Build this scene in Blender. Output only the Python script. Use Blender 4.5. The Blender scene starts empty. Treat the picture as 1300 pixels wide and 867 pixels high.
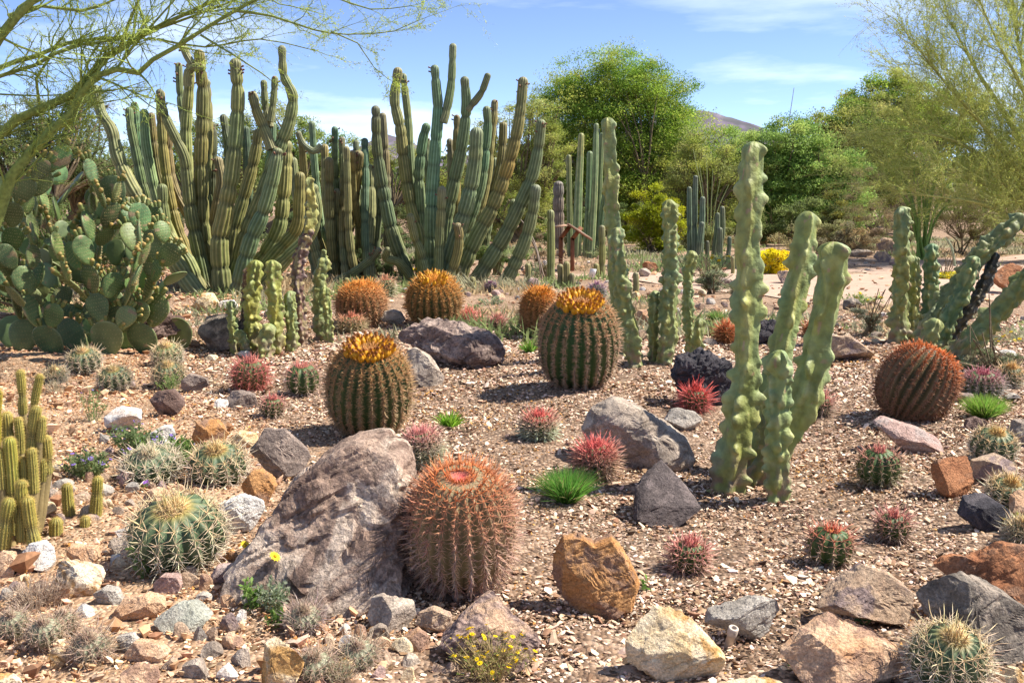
import bpy, bmesh, math, random
import numpy as np
from mathutils import Vector
R = math.radians
random.seed(5)
rng = np.random.default_rng(11)
sc = bpy.context.scene
COL = sc.collection

# ------------------------------------------------------------------ camera
W0, H0, HOR = 1300.0, 867.0, 250.0
LENS = 35.0
F = LENS / 36.0 * W0
PITCH = math.atan((H0 / 2 - HOR) / F)
CAM = np.array([0.0, 0.0, 1.6])
cd = bpy.data.cameras.new('camera')
cam = bpy.data.objects.new('camera', cd)
COL.objects.link(cam)
cam.location = CAM
cam.rotation_euler = (R(90) - PITCH, 0, 0)
cd.lens = LENS
cd.sensor_width = 36
cd.clip_end = 20000
sc.camera = cam

# ------------------------------------------------------------------ sky, sun, exposure
SUN_EL, SUN_AZ = 51.0, 82.0
wd = bpy.data.worlds.new('World')
sc.world = wd
wd.use_nodes = True
nt = wd.node_tree
nt.nodes.clear()
N = nt.nodes.new
L = nt.links.new
wo = N('ShaderNodeOutputWorld')
bg = N('ShaderNodeBackground')
sky = N('ShaderNodeTexSky')
sky.sky_type = 'NISHITA'
sky.sun_disc = False
sky.sun_elevation = R(SUN_EL)
sky.sun_rotation = R(SUN_AZ)
sky.air_density = 0.4
sky.dust_density = 0.0
sky.ozone_density = 6.0
tc = N('ShaderNodeTexCoord')
mp = N('ShaderNodeMapping')
mp.inputs['Scale'].default_value = (2.2, 2.2, 13.0)
mp.inputs['Location'].default_value = (0.35, 0.1, 0.2)
L(tc.outputs['Generated'], mp.inputs['Vector'])
cn = N('ShaderNodeTexNoise')
cn.inputs['Scale'].default_value = 1.3
cn.inputs['Detail'].default_value = 7
cn.inputs['Roughness'].default_value = 0.55
L(mp.outputs[0], cn.inputs['Vector'])
cr = N('ShaderNodeValToRGB')
cr.color_ramp.elements[0].position = 0.50
cr.color_ramp.elements[1].position = 0.72
L(cn.outputs['Fac'], cr.inputs['Fac'])
sx = N('ShaderNodeSeparateXYZ')
L(tc.outputs['Generated'], sx.inputs[0])
mr = N('ShaderNodeMapRange')          # thin cloud lies low over the hills and fades higher up
mr.inputs['From Min'].default_value = 0.27
mr.inputs['From Max'].default_value = 0.05
mr.inputs['To Min'].default_value = 0.12
mr.inputs['To Max'].default_value = 0.9
L(sx.outputs['Z'], mr.inputs['Value'])
mu = N('ShaderNodeMath')
mu.operation = 'MULTIPLY'
L(cr.outputs['Color'], mu.inputs[0])
mh = N('ShaderNodeMapRange')          # unseen bright cloud added above the frame for white fill light
mh.inputs['From Min'].default_value = 0.32
mh.inputs['From Max'].default_value = 0.6
mh.inputs['To Max'].default_value = 0.85
L(sx.outputs['Z'], mh.inputs['Value'])
mm = N('ShaderNodeMath')
mm.operation = 'MAXIMUM'
L(mr.outputs[0], mm.inputs[0])
L(mh.outputs[0], mm.inputs[1])
L(mm.outputs[0], mu.inputs[1])
mx = N('ShaderNodeMix')
mx.data_type = 'RGBA'
L(mu.outputs[0], mx.inputs['Factor'])
tint = N('ShaderNodeMix')
tint.data_type = 'RGBA'
tint.blend_type = 'MULTIPLY'
tint.inputs['Factor'].default_value = 1.0
L(sky.outputs[0], tint.inputs['A'])
tint.inputs['B'].default_value = (1.17, 0.97, 0.87, 1)
L(tint.outputs['Result'], mx.inputs['A'])
mx.inputs['B'].default_value = (4.9, 5.4, 6.1, 1)
L(mx.outputs['Result'], bg.inputs['Color'])
bg.inputs['Strength'].default_value = 0.128
L(bg.outputs[0], wo.inputs[0])

sd = bpy.data.lights.new('sun', 'SUN')
sun = bpy.data.objects.new('sun', sd)
COL.objects.link(sun)
sd.energy = 4.2
sd.angle = R(0.53)
sd.color = (1.0, 0.93, 0.82)
SUNV = Vector((math.cos(R(SUN_EL)) * math.sin(R(SUN_AZ)), math.cos(R(SUN_EL)) * math.cos(R(SUN_AZ)), math.sin(R(SUN_EL))))
sun.rotation_euler = SUNV.to_track_quat('Z', 'Y').to_euler()
vs = sc.view_settings
vs.view_transform = 'Standard'
vs.look = 'None'
vs.exposure = 1.32
vs.gamma = 1.0
vs.use_curve_mapping = False
sc.cycles.max_bounces = 6
sc.cycles.transparent_max_bounces = 6

# ------------------------------------------------------------------ numeric helpers
def _h3(i, j, k, s):
    n = (i.astype(np.int64) * 73856093) ^ (j.astype(np.int64) * 19349663) ^ (k.astype(np.int64) * 83492791) ^ (s * 2654435761)
    n = (n ^ (n >> 13)) * 1274126177
    n = n & 0x7fffffff
    n = (n ^ (n >> 16)) * 2246822519 & 0x7fffffff
    return n / float(0x7fffffff)

def vnoise(P, s=0):
    P = np.asarray(P, float)
    i = np.floor(P).astype(np.int64)
    f = P - i
    f = f * f * (3 - 2 * f)
    out = 0
    for a in (0, 1):
        for b in (0, 1):
            for c in (0, 1):
                w = (f[:, 0] if a else 1 - f[:, 0]) * (f[:, 1] if b else 1 - f[:, 1]) * (f[:, 2] if c else 1 - f[:, 2])
                out = out + w * _h3(i[:, 0] + a, i[:, 1] + b, i[:, 2] + c, s)
    return out * 2 - 1

def fbm(P, oct=4, s=0, gain=0.5):
    P = np.asarray(P, float)
    o, a = 0, 1.0
    for k in range(oct):
        o = o + a * vnoise(P * 2 ** k + 17.3 * k, s + k)
        a *= gain
    return o

def gh(x, y):
    """height of the ground"""
    x = np.asarray(x, float)
    y = np.asarray(y, float)
    fade = 1 / (1 + (np.hypot(x, y) / 60) ** 4)
    return (0.035 * np.sin(0.9 * x + 0.6) * np.sin(0.75 * y + 1.1) + 0.022 * np.sin(2.1 * x - 0.8 * y) + 0.015 * np.sin(3.3 * y + 1.2 * x)) * fade

SP, CP = math.sin(PITCH), math.cos(PITCH)
def ray(px, py):
    u, v = (px - W0 / 2) / F, -(py - H0 / 2) / F
    d = np.array([u, CP + v * SP, -SP + v * CP])
    return d / d[1]
def at(px, py, Y):
    return CAM + ray(px, py) * Y
def ground(px, py):
    d = ray(px, py)
    d = d.copy()
    t = 10.0
    z = 0.0
    for _ in range(8):
        t = (z - CAM[2]) / d[2]
        p = CAM + d * t
        z = float(gh(p[0], p[1]))
    return CAM + d * t
def mpp(p):
    q = np.asarray(p) - CAM
    return float(q[1] * CP - q[2] * SP) / F

# ------------------------------------------------------------------ mesh helpers
class MB:
    def __init__(s):
        s.V, s.C, s.Q, s.T, s.n = [], [], [], [], 0
    def add(s, V, col, Q=None, T=None):
        V = np.asarray(V, float).reshape(-1, 3)
        col = np.asarray(col, float)
        if col.ndim == 1:
            col = np.tile(col[:3], (len(V), 1))
        s.V.append(V)
        s.C.append(col[:, :3])
        if Q is not None and len(Q):
            s.Q.append(np.asarray(Q, np.int64) + s.n)
        if T is not None and len(T):
            s.T.append(np.asarray(T, np.int64) + s.n)
        s.n += len(V)
    def build(s, name, mat, parent=None, origin=None, smooth=True):
        me = bpy.data.meshes.new(name)
        V = np.concatenate(s.V)
        C = np.clip(np.concatenate(s.C), 0, 1)
        if origin is not None:
            V = V - np.asarray(origin, float)
        q = np.concatenate(s.Q) if s.Q else np.zeros((0, 4), np.int64)
        t = np.concatenate(s.T) if s.T else np.zeros((0, 3), np.int64)
        me.vertices.add(len(V))
        me.vertices.foreach_set('co', V.astype(np.float32).ravel())
        nl = q.size + t.size
        me.loops.add(nl)
        me.loops.foreach_set('vertex_index', np.concatenate([q.ravel(), t.ravel()]).astype(np.int32))
        me.polygons.add(len(q) + len(t))
        ls = np.concatenate([np.arange(len(q)) * 4, q.size + np.arange(len(t)) * 3]).astype(np.int32)
        me.polygons.foreach_set('loop_start', ls)
        me.polygons.foreach_set('use_smooth', np.full(len(q) + len(t), smooth))
        a = me.color_attributes.new('col', 'FLOAT_COLOR', 'POINT')
        a.data.foreach_set('color', np.concatenate([C, np.ones((len(C), 1))], 1).astype(np.float32).ravel())
        me.update(calc_edges=True)
        me.validate()
        o = bpy.data.objects.new(name, me)
        COL.objects.link(o)
        if mat:
            me.materials.append(mat)
        if parent is not None:
            o.parent = parent
        elif origin is not None:
            o.location = origin
        return o

def empty(name, loc, label=None, cat=None, group=None):
    o = bpy.data.objects.new(name, None)
    o.empty_display_size = 0.1
    COL.objects.link(o)
    o.location = loc
    tag(o, label, cat, group)
    return o
def tag(o, label=None, cat=None, group=None, kind=None):
    if label: o['label'] = label
    if cat: o['category'] = cat
    if group: o['group'] = group
    if kind: o['kind'] = kind
    return o

def spline(pts, step):
    """Catmull-Rom through rows of any width, about one sample per step"""
    P = np.asarray(pts, float)
    if len(P) == 2:
        n = max(2, int(np.linalg.norm(P[1, :3] - P[0, :3]) / step) + 1)
        t = np.linspace(0, 1, n)[:, None]
        return P[0] * (1 - t) + P[1] * t
    E = np.vstack([2 * P[0] - P[1], P, 2 * P[-1] - P[-2]])
    out = []
    for i in range(1, len(E) - 2):
        a, b, c, d = E[i - 1:i + 3]
        n = max(1, int(np.linalg.norm(c[:3] - b[:3]) / step))
        t = (np.arange(n) / n)[:, None]
        out.append(0.5 * (2 * b + (c - a) * t + (2 * a - 5 * b + 4 * c - d) * t ** 2 + (3 * b - a - 3 * c + d) * t ** 3))
    out.append(P[-1:])
    return np.vstack(out)

def frames(P):
    T = np.gradient(P, axis=0)
    T /= np.linalg.norm(T, axis=1)[:, None] + 1e-9
    U = np.zeros_like(P)
    u = np.cross(T[0], [0.13, 0.97, 0.2])
    for i in range(len(P)):
        u = u - T[i] * np.dot(u, T[i])
        u = u / (np.linalg.norm(u) + 1e-9)
        U[i] = u
    return T, U, np.cross(T, U)

def tube(P, rad, n, dome=True):
    """returns ring centres etc. ready for modulation: P (m,3), rad (m,), T, U, V, s"""
    P = np.asarray(P, float)
    rad = np.asarray(rad, float)
    if dome:
        T = P[-1] - P[-2]
        T = T / np.linalg.norm(T)
        a = np.linspace(0, R(90), 8)[1:]
        r = rad[-1]
        P = np.vstack([P, P[-1] + T * (np.sin(a) * r)[:, None]])
        rad = np.concatenate([rad, np.maximum(np.cos(a) * r, 0.02 * r)])
    T, U, V = frames(P)
    s = np.concatenate([[0], np.cumsum(np.linalg.norm(np.diff(P, axis=0), axis=1))])
    th = np.arange(n) * 2 * np.pi / n
    return P, rad, T, U, V, s, th

def rings(P, U, V, RR, th):
    m, n = RR.shape
    X = P[:, None] + RR[..., None] * (np.cos(th)[None, :, None] * U[:, None] + np.sin(th)[None, :, None] * V[:, None])
    i, j = np.meshgrid(np.arange(m - 1), np.arange(n), indexing='ij')
    a = i * n + j
    b = i * n + (j + 1) % n
    Q = np.stack([a, b, b + n, a + n], -1).reshape(-1, 4)
    return X.reshape(-1, 3), Q

def sticks(A, B, ra, rb, n=3):
    A = np.asarray(A, float); B = np.asarray(B, float)
    m = len(A)
    ra = np.broadcast_to(np.asarray(ra, float), (m,)); rb = np.broadcast_to(np.asarray(rb, float), (m,))
    D = B - A
    D = D / (np.linalg.norm(D, axis=1)[:, None] + 1e-9)
    h = np.where(np.abs(D[:, 2:3]) > 0.9, np.array([[1.0, 0, 0]]), np.array([[0, 0, 1.0]]))
    U = np.cross(D, h); U /= np.linalg.norm(U, axis=1)[:, None] + 1e-9
    V = np.cross(D, U)
    th = np.arange(n) * 2 * np.pi / n
    c = np.cos(th)[None, :, None] * U[:, None] + np.sin(th)[None, :, None] * V[:, None]
    X = np.concatenate([A[:, None] + c * ra[:, None, None], B[:, None] + c * rb[:, None, None]], 1)
    base = np.arange(m)[:, None, None] * (2 * n)
    j = np.arange(n)
    q = np.stack([j, (j + 1) % n, (j + 1) % n + n, j + n], -1)[None]
    return X.reshape(-1, 3), (base + q).reshape(-1, 4)

def unit(a):
    return a / (np.linalg.norm(a, axis=-1, keepdims=True) + 1e-9)

def spines(mb, B, D, ln, w, col, curve=0.0, up=None):
    """thin three-sided thorns, optionally hooked; B bases, D directions"""
    B = np.asarray(B, float); D = unit(np.asarray(D, float))
    m = len(B)
    ln = np.broadcast_to(np.asarray(ln, float), (m,)); w = np.broadcast_to(np.asarray(w, float), (m,))
    h = unit(rng.normal(size=(m, 3)))
    U = unit(np.cross(D, h)); V = np.cross(D, U)
    th = np.arange(3) * 2 * np.pi / 3
    c = np.cos(th)[None, :, None] * U[:, None] + np.sin(th)[None, :, None] * V[:, None]
    C = np.asarray(col, float)
    if C.ndim == 1: C = np.tile(C, (m, 1))
    if curve:
        M = B + D * (ln * 0.55)[:, None]
        D2 = unit(D + curve * (U if up is None else up))
        tip = M + D2 * (ln * 0.5)[:, None]
        X = np.concatenate([B[:, None] + c * w[:, None, None], M[:, None] + c * (w * 0.7)[:, None, None], tip[:, None]], 1)
        b = np.arange(m)[:, None, None] * 7
        j = np.arange(3); k = (j + 1) % 3
        mb.add(X.reshape(-1, 3), np.repeat(C, 7, 0), Q=(b + np.stack([j, k, k + 3, j + 3], -1)[None]).reshape(-1, 4),
               T=(b + np.stack([j + 3, k + 3, np.full(3, 6)], -1)[None]).reshape(-1, 3))
    else:
        tip = B + D * ln[:, None]
        X = np.concatenate([B[:, None] + c * w[:, None, None], tip[:, None]], 1)
        b = np.arange(m)[:, None, None] * 4
        j = np.arange(3)
        mb.add(X.reshape(-1, 3), np.repeat(C, 4, 0), T=(b + np.stack([j, (j + 1) % 3, np.full(3, 3)], -1)[None]).reshape(-1, 3))

def leaves(mb, Cn, a, b, col, updir=0.3, along=None):
    """diamond leaf faces at Cn, half-length a, half-width b"""
    m = len(Cn)
    a = np.broadcast_to(np.asarray(a, float), (m,))[:, None]; b = np.broadcast_to(np.asarray(b, float), (m,))[:, None]
    U = unit(rng.normal(size=(m, 3))) if along is None else unit(along)
    nrm = unit(rng.normal(size=(m, 3)) + np.array([0, 0, updir]))
    V = unit(np.cross(nrm, U))
    X = np.stack([Cn - U * a, Cn - V * b + U * a * 0.1, Cn + U * a, Cn + V * b + U * a * 0.1], 1)
    C = np.asarray(col, float)
    if C.ndim == 1: C = np.tile(C, (m, 1))
    mb.add(X.reshape(-1, 3), np.repeat(C, 4, 0), Q=np.arange(m * 4).reshape(-1, 4))

def blades(mb, B, D, ln, w, bend, col):
    """grass-like strips of three segments that bend over"""
    m = len(B)
    D = unit(D)
    ln = np.broadcast_to(np.asarray(ln, float), (m,))
    side = unit(np.cross(D, rng.normal(size=(m, 3))))
    out = np.stack([D[:, 0], D[:, 1], np.zeros(m)], -1)
    X = []
    for k, ww in ((0, 1.0), (0.35, 0.95), (0.7, 0.65), (1.0, 0.06)):
        c = B + D * (ln * k)[:, None] + (out * bend - np.array([0, 0, 0.35 * bend])) * (ln * k * k)[:, None]
        X += [c - side * (np.broadcast_to(w, (m,)) * ww)[:, None], c + side * (np.broadcast_to(w, (m,)) * ww)[:, None]]
    X = np.stack(X, 1)
    b = np.arange(m)[:, None, None] * 8
    q = np.array([[0, 1, 3, 2], [2, 3, 5, 4], [4, 5, 7, 6]])[None]
    C = np.asarray(col, float)
    if C.ndim == 1: C = np.tile(C, (m, 1))
    mb.add(X.reshape(-1, 3), np.repeat(C, 8, 0), Q=(b + q).reshape(-1, 4))

def cvar(c, n, v=0.2, hue=0.08):
    c = np.asarray(c, float)
    return np.clip(c * (1 + rng.uniform(-v, v, (n, 1))) * (1 + rng.uniform(-hue, hue, (n, 3))), 0, 1)

# ------------------------------------------------------------------ materials
MATS = {}
def attr_mat(name, rough=0.8, spec=0.3, noise=0.25, nscale=20.0, bump=0.0, bscale=60.0, trans=0.0, sheen=0.0):
    if name in MATS: return MATS[name]
    m = bpy.data.materials.new(name); m.use_nodes = True
    t = m.node_tree; n = t.nodes; l = t.links
    p = n['Principled BSDF']
    a = n.new('ShaderNodeAttribute'); a.attribute_name = 'col'
    c = n.new('ShaderNodeTexCoord')
    z = n.new('ShaderNodeTexNoise'); z.inputs['Scale'].default_value = nscale; z.inputs['Detail'].default_value = 5
    l.new(c.outputs['Object'], z.inputs['Vector'])
    r = n.new('ShaderNodeMapRange'); r.inputs['From Min'].default_value = 0.3; r.inputs['From Max'].default_value = 0.7
    r.inputs['To Min'].default_value = 1 - noise; r.inputs['To Max'].default_value = 1 + noise
    l.new(z.outputs['Fac'], r.inputs['Value'])
    x = n.new('ShaderNodeVectorMath'); x.operation = 'SCALE'
    l.new(a.outputs['Color'], x.inputs[0]); l.new(r.outputs[0], x.inputs['Scale'])
    l.new(x.outputs[0], p.inputs['Base Color'])
    p.inputs['Roughness'].default_value = rough
    p.inputs['Specular IOR Level'].default_value = spec
    if bump:
        z2 = n.new('ShaderNodeTexNoise'); z2.inputs['Scale'].default_value = bscale; z2.inputs['Detail'].default_value = 6
        l.new(c.outputs['Object'], z2.inputs['Vector'])
        b = n.new('ShaderNodeBump'); b.inputs['Strength'].default_value = bump; b.inputs['Distance'].default_value = 0.02
        l.new(z2.outputs['Fac'], b.inputs['Height']); l.new(b.outputs[0], p.inputs['Normal'])
    if trans:
        tr = n.new('ShaderNodeBsdfTranslucent'); ms = n.new('ShaderNodeMixShader')
        ms.inputs[0].default_value = trans
        l.new(x.outputs[0], tr.inputs['Color'])
        l.new(p.outputs[0], ms.inputs[1]); l.new(tr.outputs[0], ms.inputs[2])
        l.new(ms.outputs[0], n['Material Output'].inputs['Surface'])
    MATS[name] = m
    return m

def rock_mat(name, c1, c2, c3, scale=6.0, crack=0.5, rough=0.9, spec=0.2, stripe=False, bump=0.7):
    if name in MATS: return MATS[name]
    m = bpy.data.materials.new(name); m.use_nodes = True
    t = m.node_tree; n = t.nodes; l = t.links
    p = n['Principled BSDF']
    c = n.new('ShaderNodeTexCoord'); oi = n.new('ShaderNodeObjectInfo')
    ad = n.new('ShaderNodeVectorMath'); ad.operation = 'ADD'
    sc_ = n.new('ShaderNodeVectorMath'); sc_.operation = 'SCALE'; sc_.inputs['Scale'].default_value = 37.0
    cb = n.new('ShaderNodeCombineXYZ')
    l.new(oi.outputs['Random'], cb.inputs[0]); l.new(oi.outputs['Random'], cb.inputs[1])
    l.new(cb.outputs[0], sc_.inputs[0]); l.new(c.outputs['Object'], ad.inputs[0]); l.new(sc_.outputs[0], ad.inputs[1])
    def noise(s, d=6, r=0.6, dist=0.0):
        z = n.new('ShaderNodeTexNoise'); z.inputs['Scale'].default_value = s; z.inputs['Detail'].default_value = d
        z.inputs['Roughness'].default_value = r; z.inputs['Distortion'].default_value = dist
        l.new(ad.outputs[0], z.inputs['Vector']); return z
    def ramp(src, lo, hi):
        r = n.new('ShaderNodeMapRange'); r.inputs['From Min'].default_value = lo; r.inputs['From Max'].default_value = hi
        l.new(src, r.inputs['Value']); return r.outputs[0]
    def mix(f, a, b, mode='MIX'):
        x = n.new('ShaderNodeMix'); x.data_type = 'RGBA'; x.blend_type = mode
        if isinstance(f, float): x.inputs['Factor'].default_value = f
        else: l.new(f, x.inputs['Factor'])
        for s, v in (('A', a), ('B', b)):
            if isinstance(v, tuple): x.inputs[s].default_value = v + (1,)
            else: l.new(v, x.inputs[s])
        return x.outputs['Result']
    z1 = noise(scale, 6, 0.62, 0.4); z2 = noise(scale * 0.75, 5, 0.6, 0.8); z3 = noise(scale * 14, 4, 0.7)
    if stripe:
        w = n.new('ShaderNodeTexWave'); w.inputs['Scale'].default_value = scale * 1.6; w.inputs['Distortion'].default_value = 7
        w.inputs['Detail'].default_value = 4; w.inputs['Detail Scale'].default_value = 1.2; w.bands_direction = 'DIAGONAL'
        l.new(ad.outputs[0], w.inputs['Vector'])
        f1 = ramp(w.outputs['Fac'], 0.1, 0.7)
    else:
        f1 = ramp(z1.outputs['Fac'], 0.36, 0.62)
    k = mix(f1, c1, c2)
    k = mix(ramp(z2.outputs['Fac'], 0.50, 0.60), k, c3)
    sp = n.new('ShaderNodeMapRange'); sp.inputs['From Min'].default_value = 0.3; sp.inputs['From Max'].default_value = 0.7
    sp.inputs['To Min'].default_value = 0.55; sp.inputs['To Max'].default_value = 1.36
    l.new(z3.outputs['Fac'], sp.inputs['Value'])
    vm = n.new('ShaderNodeVectorMath'); vm.operation = 'SCALE'
    l.new(k, vm.inputs[0]); l.new(sp.outputs[0], vm.inputs['Scale'])
    vo = n.new('ShaderNodeTexVoronoi'); vo.feature = 'DISTANCE_TO_EDGE'; vo.inputs['Scale'].default_value = scale * 0.8
    di = n.new('ShaderNodeVectorMath'); di.operation = 'ADD'
    dz = n.new('ShaderNodeVectorMath'); dz.operation = 'SCALE'; dz.inputs['Scale'].default_value = 0.9
    l.new(z1.outputs['Color'], dz.inputs[0]); l.new(dz.outputs[0], di.inputs[0]); l.new(ad.outputs[0], di.inputs[1])
    l.new(di.outputs[0], vo.inputs['Vector'])
    z4 = noise(scale * 4.5, 5, 0.75, 0.6)
    pit = n.new('ShaderNodeMapRange'); pit.inputs['From Min'].default_value = 0.40; pit.inputs['From Max'].default_value = 0.50
    pit.inputs['To Min'].default_value = 1 - 0.55 * min(1.0, crack * 1.6); pit.inputs['To Max'].default_value = 1.0
    l.new(z4.outputs['Fac'], pit.inputs['Value'])
    pv = n.new('ShaderNodeVectorMath'); pv.operation = 'SCALE'
    l.new(vm.outputs[0], pv.inputs[0]); l.new(pit.outputs[0], pv.inputs['Scale'])
    ck = ramp(vo.outputs['Distance'], 0.0, 0.012)
    fin = mix(ck, tuple(x * (1 - 0.45 * crack) for x in c1), pv.outputs[0])
    l.new(fin, p.inputs['Base Color'])
    p.inputs['Roughness'].default_value = rough; p.inputs['Specular IOR Level'].default_value = spec
    h = n.new('ShaderNodeMath'); h.operation = 'MULTIPLY_ADD'; h.inputs[1].default_value = 0.35
    h4 = n.new('ShaderNodeMath'); h4.operation = 'MULTIPLY_ADD'; h4.inputs[1].default_value = 0.6
    l.new(z4.outputs['Fac'], h4.inputs[0]); l.new(z1.outputs['Fac'], h4.inputs[2])
    l.new(z3.outputs['Fac'], h.inputs[0]); l.new(h4.outputs[0], h.inputs[2])
    h2 = n.new('ShaderNodeMath'); h2.operation = 'MULTIPLY_ADD'; h2.inputs[1].default_value = 0.25 * crack
    l.new(ck, h2.inputs[0]); l.new(h.outputs[0], h2.inputs[2])
    b = n.new('ShaderNodeBump'); b.inputs['Strength'].default_value = bump; b.inputs['Distance'].default_value = 0.035
    l.new(h2.outputs[0], b.inputs['Height']); l.new(b.outputs[0], p.inputs['Normal'])
    MATS[name] = m
    return m

M_LEAF = lambda: attr_mat('foliage', 0.6, 0.25, 0.15, 3.0, trans=0.55)
M_BARK = lambda: attr_mat('bark', 0.85, 0.2, 0.3, 30.0, bump=0.4)
M_STEM = lambda: attr_mat('cactus_skin', 0.55, 0.35, 0.22, 9.0, bump=0.15, bscale=90)
M_WAX = lambda: attr_mat('waxy_cactus_skin', 0.55, 0.3, 0.30, 16.0, bump=0.5, bscale=30)
M_SPINE = lambda: attr_mat('spine', 0.5, 0.3, 0.12, 14.0, trans=0.2)
M_PETAL = lambda: attr_mat('petal', 0.5, 0.3, 0.1, 14.0, trans=0.3)

# ------------------------------------------------------------------ the setting: ground, path, hills
def ground_mat():
    m = bpy.data.materials.new('garden_soil'); m.use_nodes = True
    t = m.node_tree; n = t.nodes; l = t.links; p = n['Principled BSDF']
    a = n.new('ShaderNodeAttribute'); a.attribute_name = 'col'
    g = n.new('ShaderNodeNewGeometry')
    v = n.new('ShaderNodeTexVoronoi'); v.inputs['Scale'].default_value = 48; v.inputs['Randomness'].default_value = 1
    l.new(g.outputs['Position'], v.inputs['Vector'])
    v2 = n.new('ShaderNodeTexVoronoi'); v2.inputs['Scale'].default_value = 21
    l.new(g.outputs['Position'], v2.inputs['Vector'])
    hs = n.new('ShaderNodeSeparateColor'); l.new(v.outputs['Color'], hs.inputs[0])
    r = n.new('ShaderNodeValToRGB'); e = r.color_ramp.elements
    e[0].color = (0.05, 0.035, 0.025, 1); e[1].color = (0.58, 0.43, 0.31, 1)
    for pos, c in ((0.3, (0.16, 0.1, 0.065, 1)), (0.55, (0.3, 0.2, 0.13, 1)), (0.75, (0.42, 0.3, 0.22, 1))):
        x = e.new(pos); x.color = c
    l.new(hs.outputs[0], r.inputs['Fac'])
    mx = n.new('ShaderNodeMix'); mx.data_type = 'RGBA'; mx.inputs['Factor'].default_value = 0.55
    l.new(a.outputs['Color'], mx.inputs['A']); l.new(r.outputs[0], mx.inputs['B'])
    z = n.new('ShaderNodeTexNoise'); z.inputs['Scale'].default_value = 1.7; z.inputs['Detail'].default_value = 8
    l.new(g.outputs['Position'], z.inputs['Vector'])
    q = n.new('ShaderNodeMapRange'); q.inputs['From Min'].default_value = 0.3; q.inputs['From Max'].default_value = 0.7
    q.inputs['To Min'].default_value = 0.72; q.inputs['To Max'].default_value = 1.22
    l.new(z.outputs['Fac'], q.inputs['Value'])
    s = n.new('ShaderNodeVectorMath'); s.operation = 'SCALE'
    l.new(mx.outputs['Result'], s.inputs[0]); l.new(q.outputs[0], s.inputs['Scale'])
    l.new(s.outputs[0], p.inputs['Base Color']); p.inputs['Roughness'].default_value = 0.95
    p.inputs['Specular IOR Level'].default_value = 0.15
    h = n.new('ShaderNodeMath'); h.operation = 'ADD'; l.new(v.outputs['Distance'], h.inputs[0]); l.new(v2.outputs['Distance'], h.inputs[1])
    b = n.new('ShaderNodeBump'); b.inputs['Strength'].default_value = 0.8; b.inputs['Distance'].default_value = 0.02; b.invert = True
    l.new(h.outputs[0], b.inputs['Height']); l.new(b.outputs[0], p.inputs['Normal'])
    return m

def soil_zone(x, y):
    """0 where the pale wood-and-stone mulch lies, 1 on the tan soil at the left and beyond the path"""
    x = np.asarray(x, float); y = np.asarray(y, float)
    e = -0.43 * y + 1.05 + 0.3 * np.sin(1.3 * y)
    z = 1 / (1 + np.exp((x - e) / 0.18))
    return np.clip(z + 1 / (1 + np.exp(-(y - 14) / 0.8)), 0, 1)

ys = np.concatenate([np.linspace(-40, 1.5, 14), np.arange(1.7, 14, 0.055), np.geomspace(14, 6000, 90)])
xp = np.concatenate([np.arange(0, 8, 0.06), np.geomspace(8, 6000, 60)])
xs = np.concatenate([-xp[:0:-1], xp])
gx, gy = np.meshgrid(xs, ys)
fx, fy = gx.ravel(), gy.ravel()
gz = gh(fx, fy)
near = (np.abs(fx) < 9) & (fy > 1) & (fy < 16)
gz = gz + np.where(near, 0.014 * fbm(np.stack([fx * 3.1, fy * 3.1, 0 * fx], -1), 3, 4), 0) - 0.004
zz = soil_zone(fx, fy)[:, None]
gcol = np.array([0.16, 0.104, 0.07]) * (1 - zz) + (np.array([0.47, 0.30, 0.175]) - np.array([0.13, 0.075, 0.03]) * np.clip((fy - 11) / 4, 0, 1)[:, None]) * zz
mb = MB()
i, j = np.meshgrid(np.arange(len(ys) - 1), np.arange(len(xs) - 1), indexing='ij')
q = i * len(xs) + j
mb.add(np.stack([fx, fy, gz], -1), gcol, Q=np.stack([q, q + 1, q + 1 + len(xs), q + len(xs)], -1).reshape(-1, 4))
tag(mb.build('ground', ground_mat()), 'tan garden soil under the mulch and cacti', kind='structure')

def path_mat():
    m = attr_mat('packed_path_gravel', 0.95, 0.1, 0.12, 3.0, bump=0.4, bscale=160)
    return m
# the path comes in from the right and swings back between the beds
pl = [(1420, 372, 322), (1180, 384, 327), (1090, 388, 330), (1000, 381, 336), (900, 370, 346), (820, 358, 347), (700, 350, 343)]
near_e = spline([ground(a, b) for a, b, c in pl], 0.4)
far_e = spline([ground(a, c) for a, b, c in pl], 0.4)
def resamp(P, n):
    s = np.concatenate([[0], np.cumsum(np.linalg.norm(np.diff(P, axis=0), axis=1))])
    t = np.linspace(0, s[-1], n)
    return np.stack([np.interp(t, s, P[:, k]) for k in range(3)], -1)
A = resamp(near_e, 90); B = resamp(far_e, 90)
A[:, 1] += 0.12 * vnoise(np.stack([A[:, 0] * 1.5, A[:, 1], 0 * A[:, 0]], -1)); B[:, 1] += 0.4 * vnoise(np.stack([B[:, 0], B[:, 1], 0 * B[:, 0] + 5], -1))
A_EDGE = A[np.argsort(A[:, 0])]; B_EDGE = B[np.argsort(B[:, 0])]
mb = MB()
K = 16
X = np.stack([A * (1 - k / K) + B * (k / K) for k in range(K + 1)], 0).reshape(-1, 3)
X[:, 2] = gh(X[:, 0], X[:, 1]) + 0.012
i, j = np.meshgrid(np.arange(K), np.arange(89), indexing='ij'); q = i * 90 + j
mb.add(X, (0.44, 0.315, 0.24), Q=np.stack([q, q + 90, q + 91, q + 1], -1).reshape(-1, 4))
tag(mb.build('path', path_mat()), 'pinkish packed gravel path winding behind the cactus bed', kind='structure')

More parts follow.
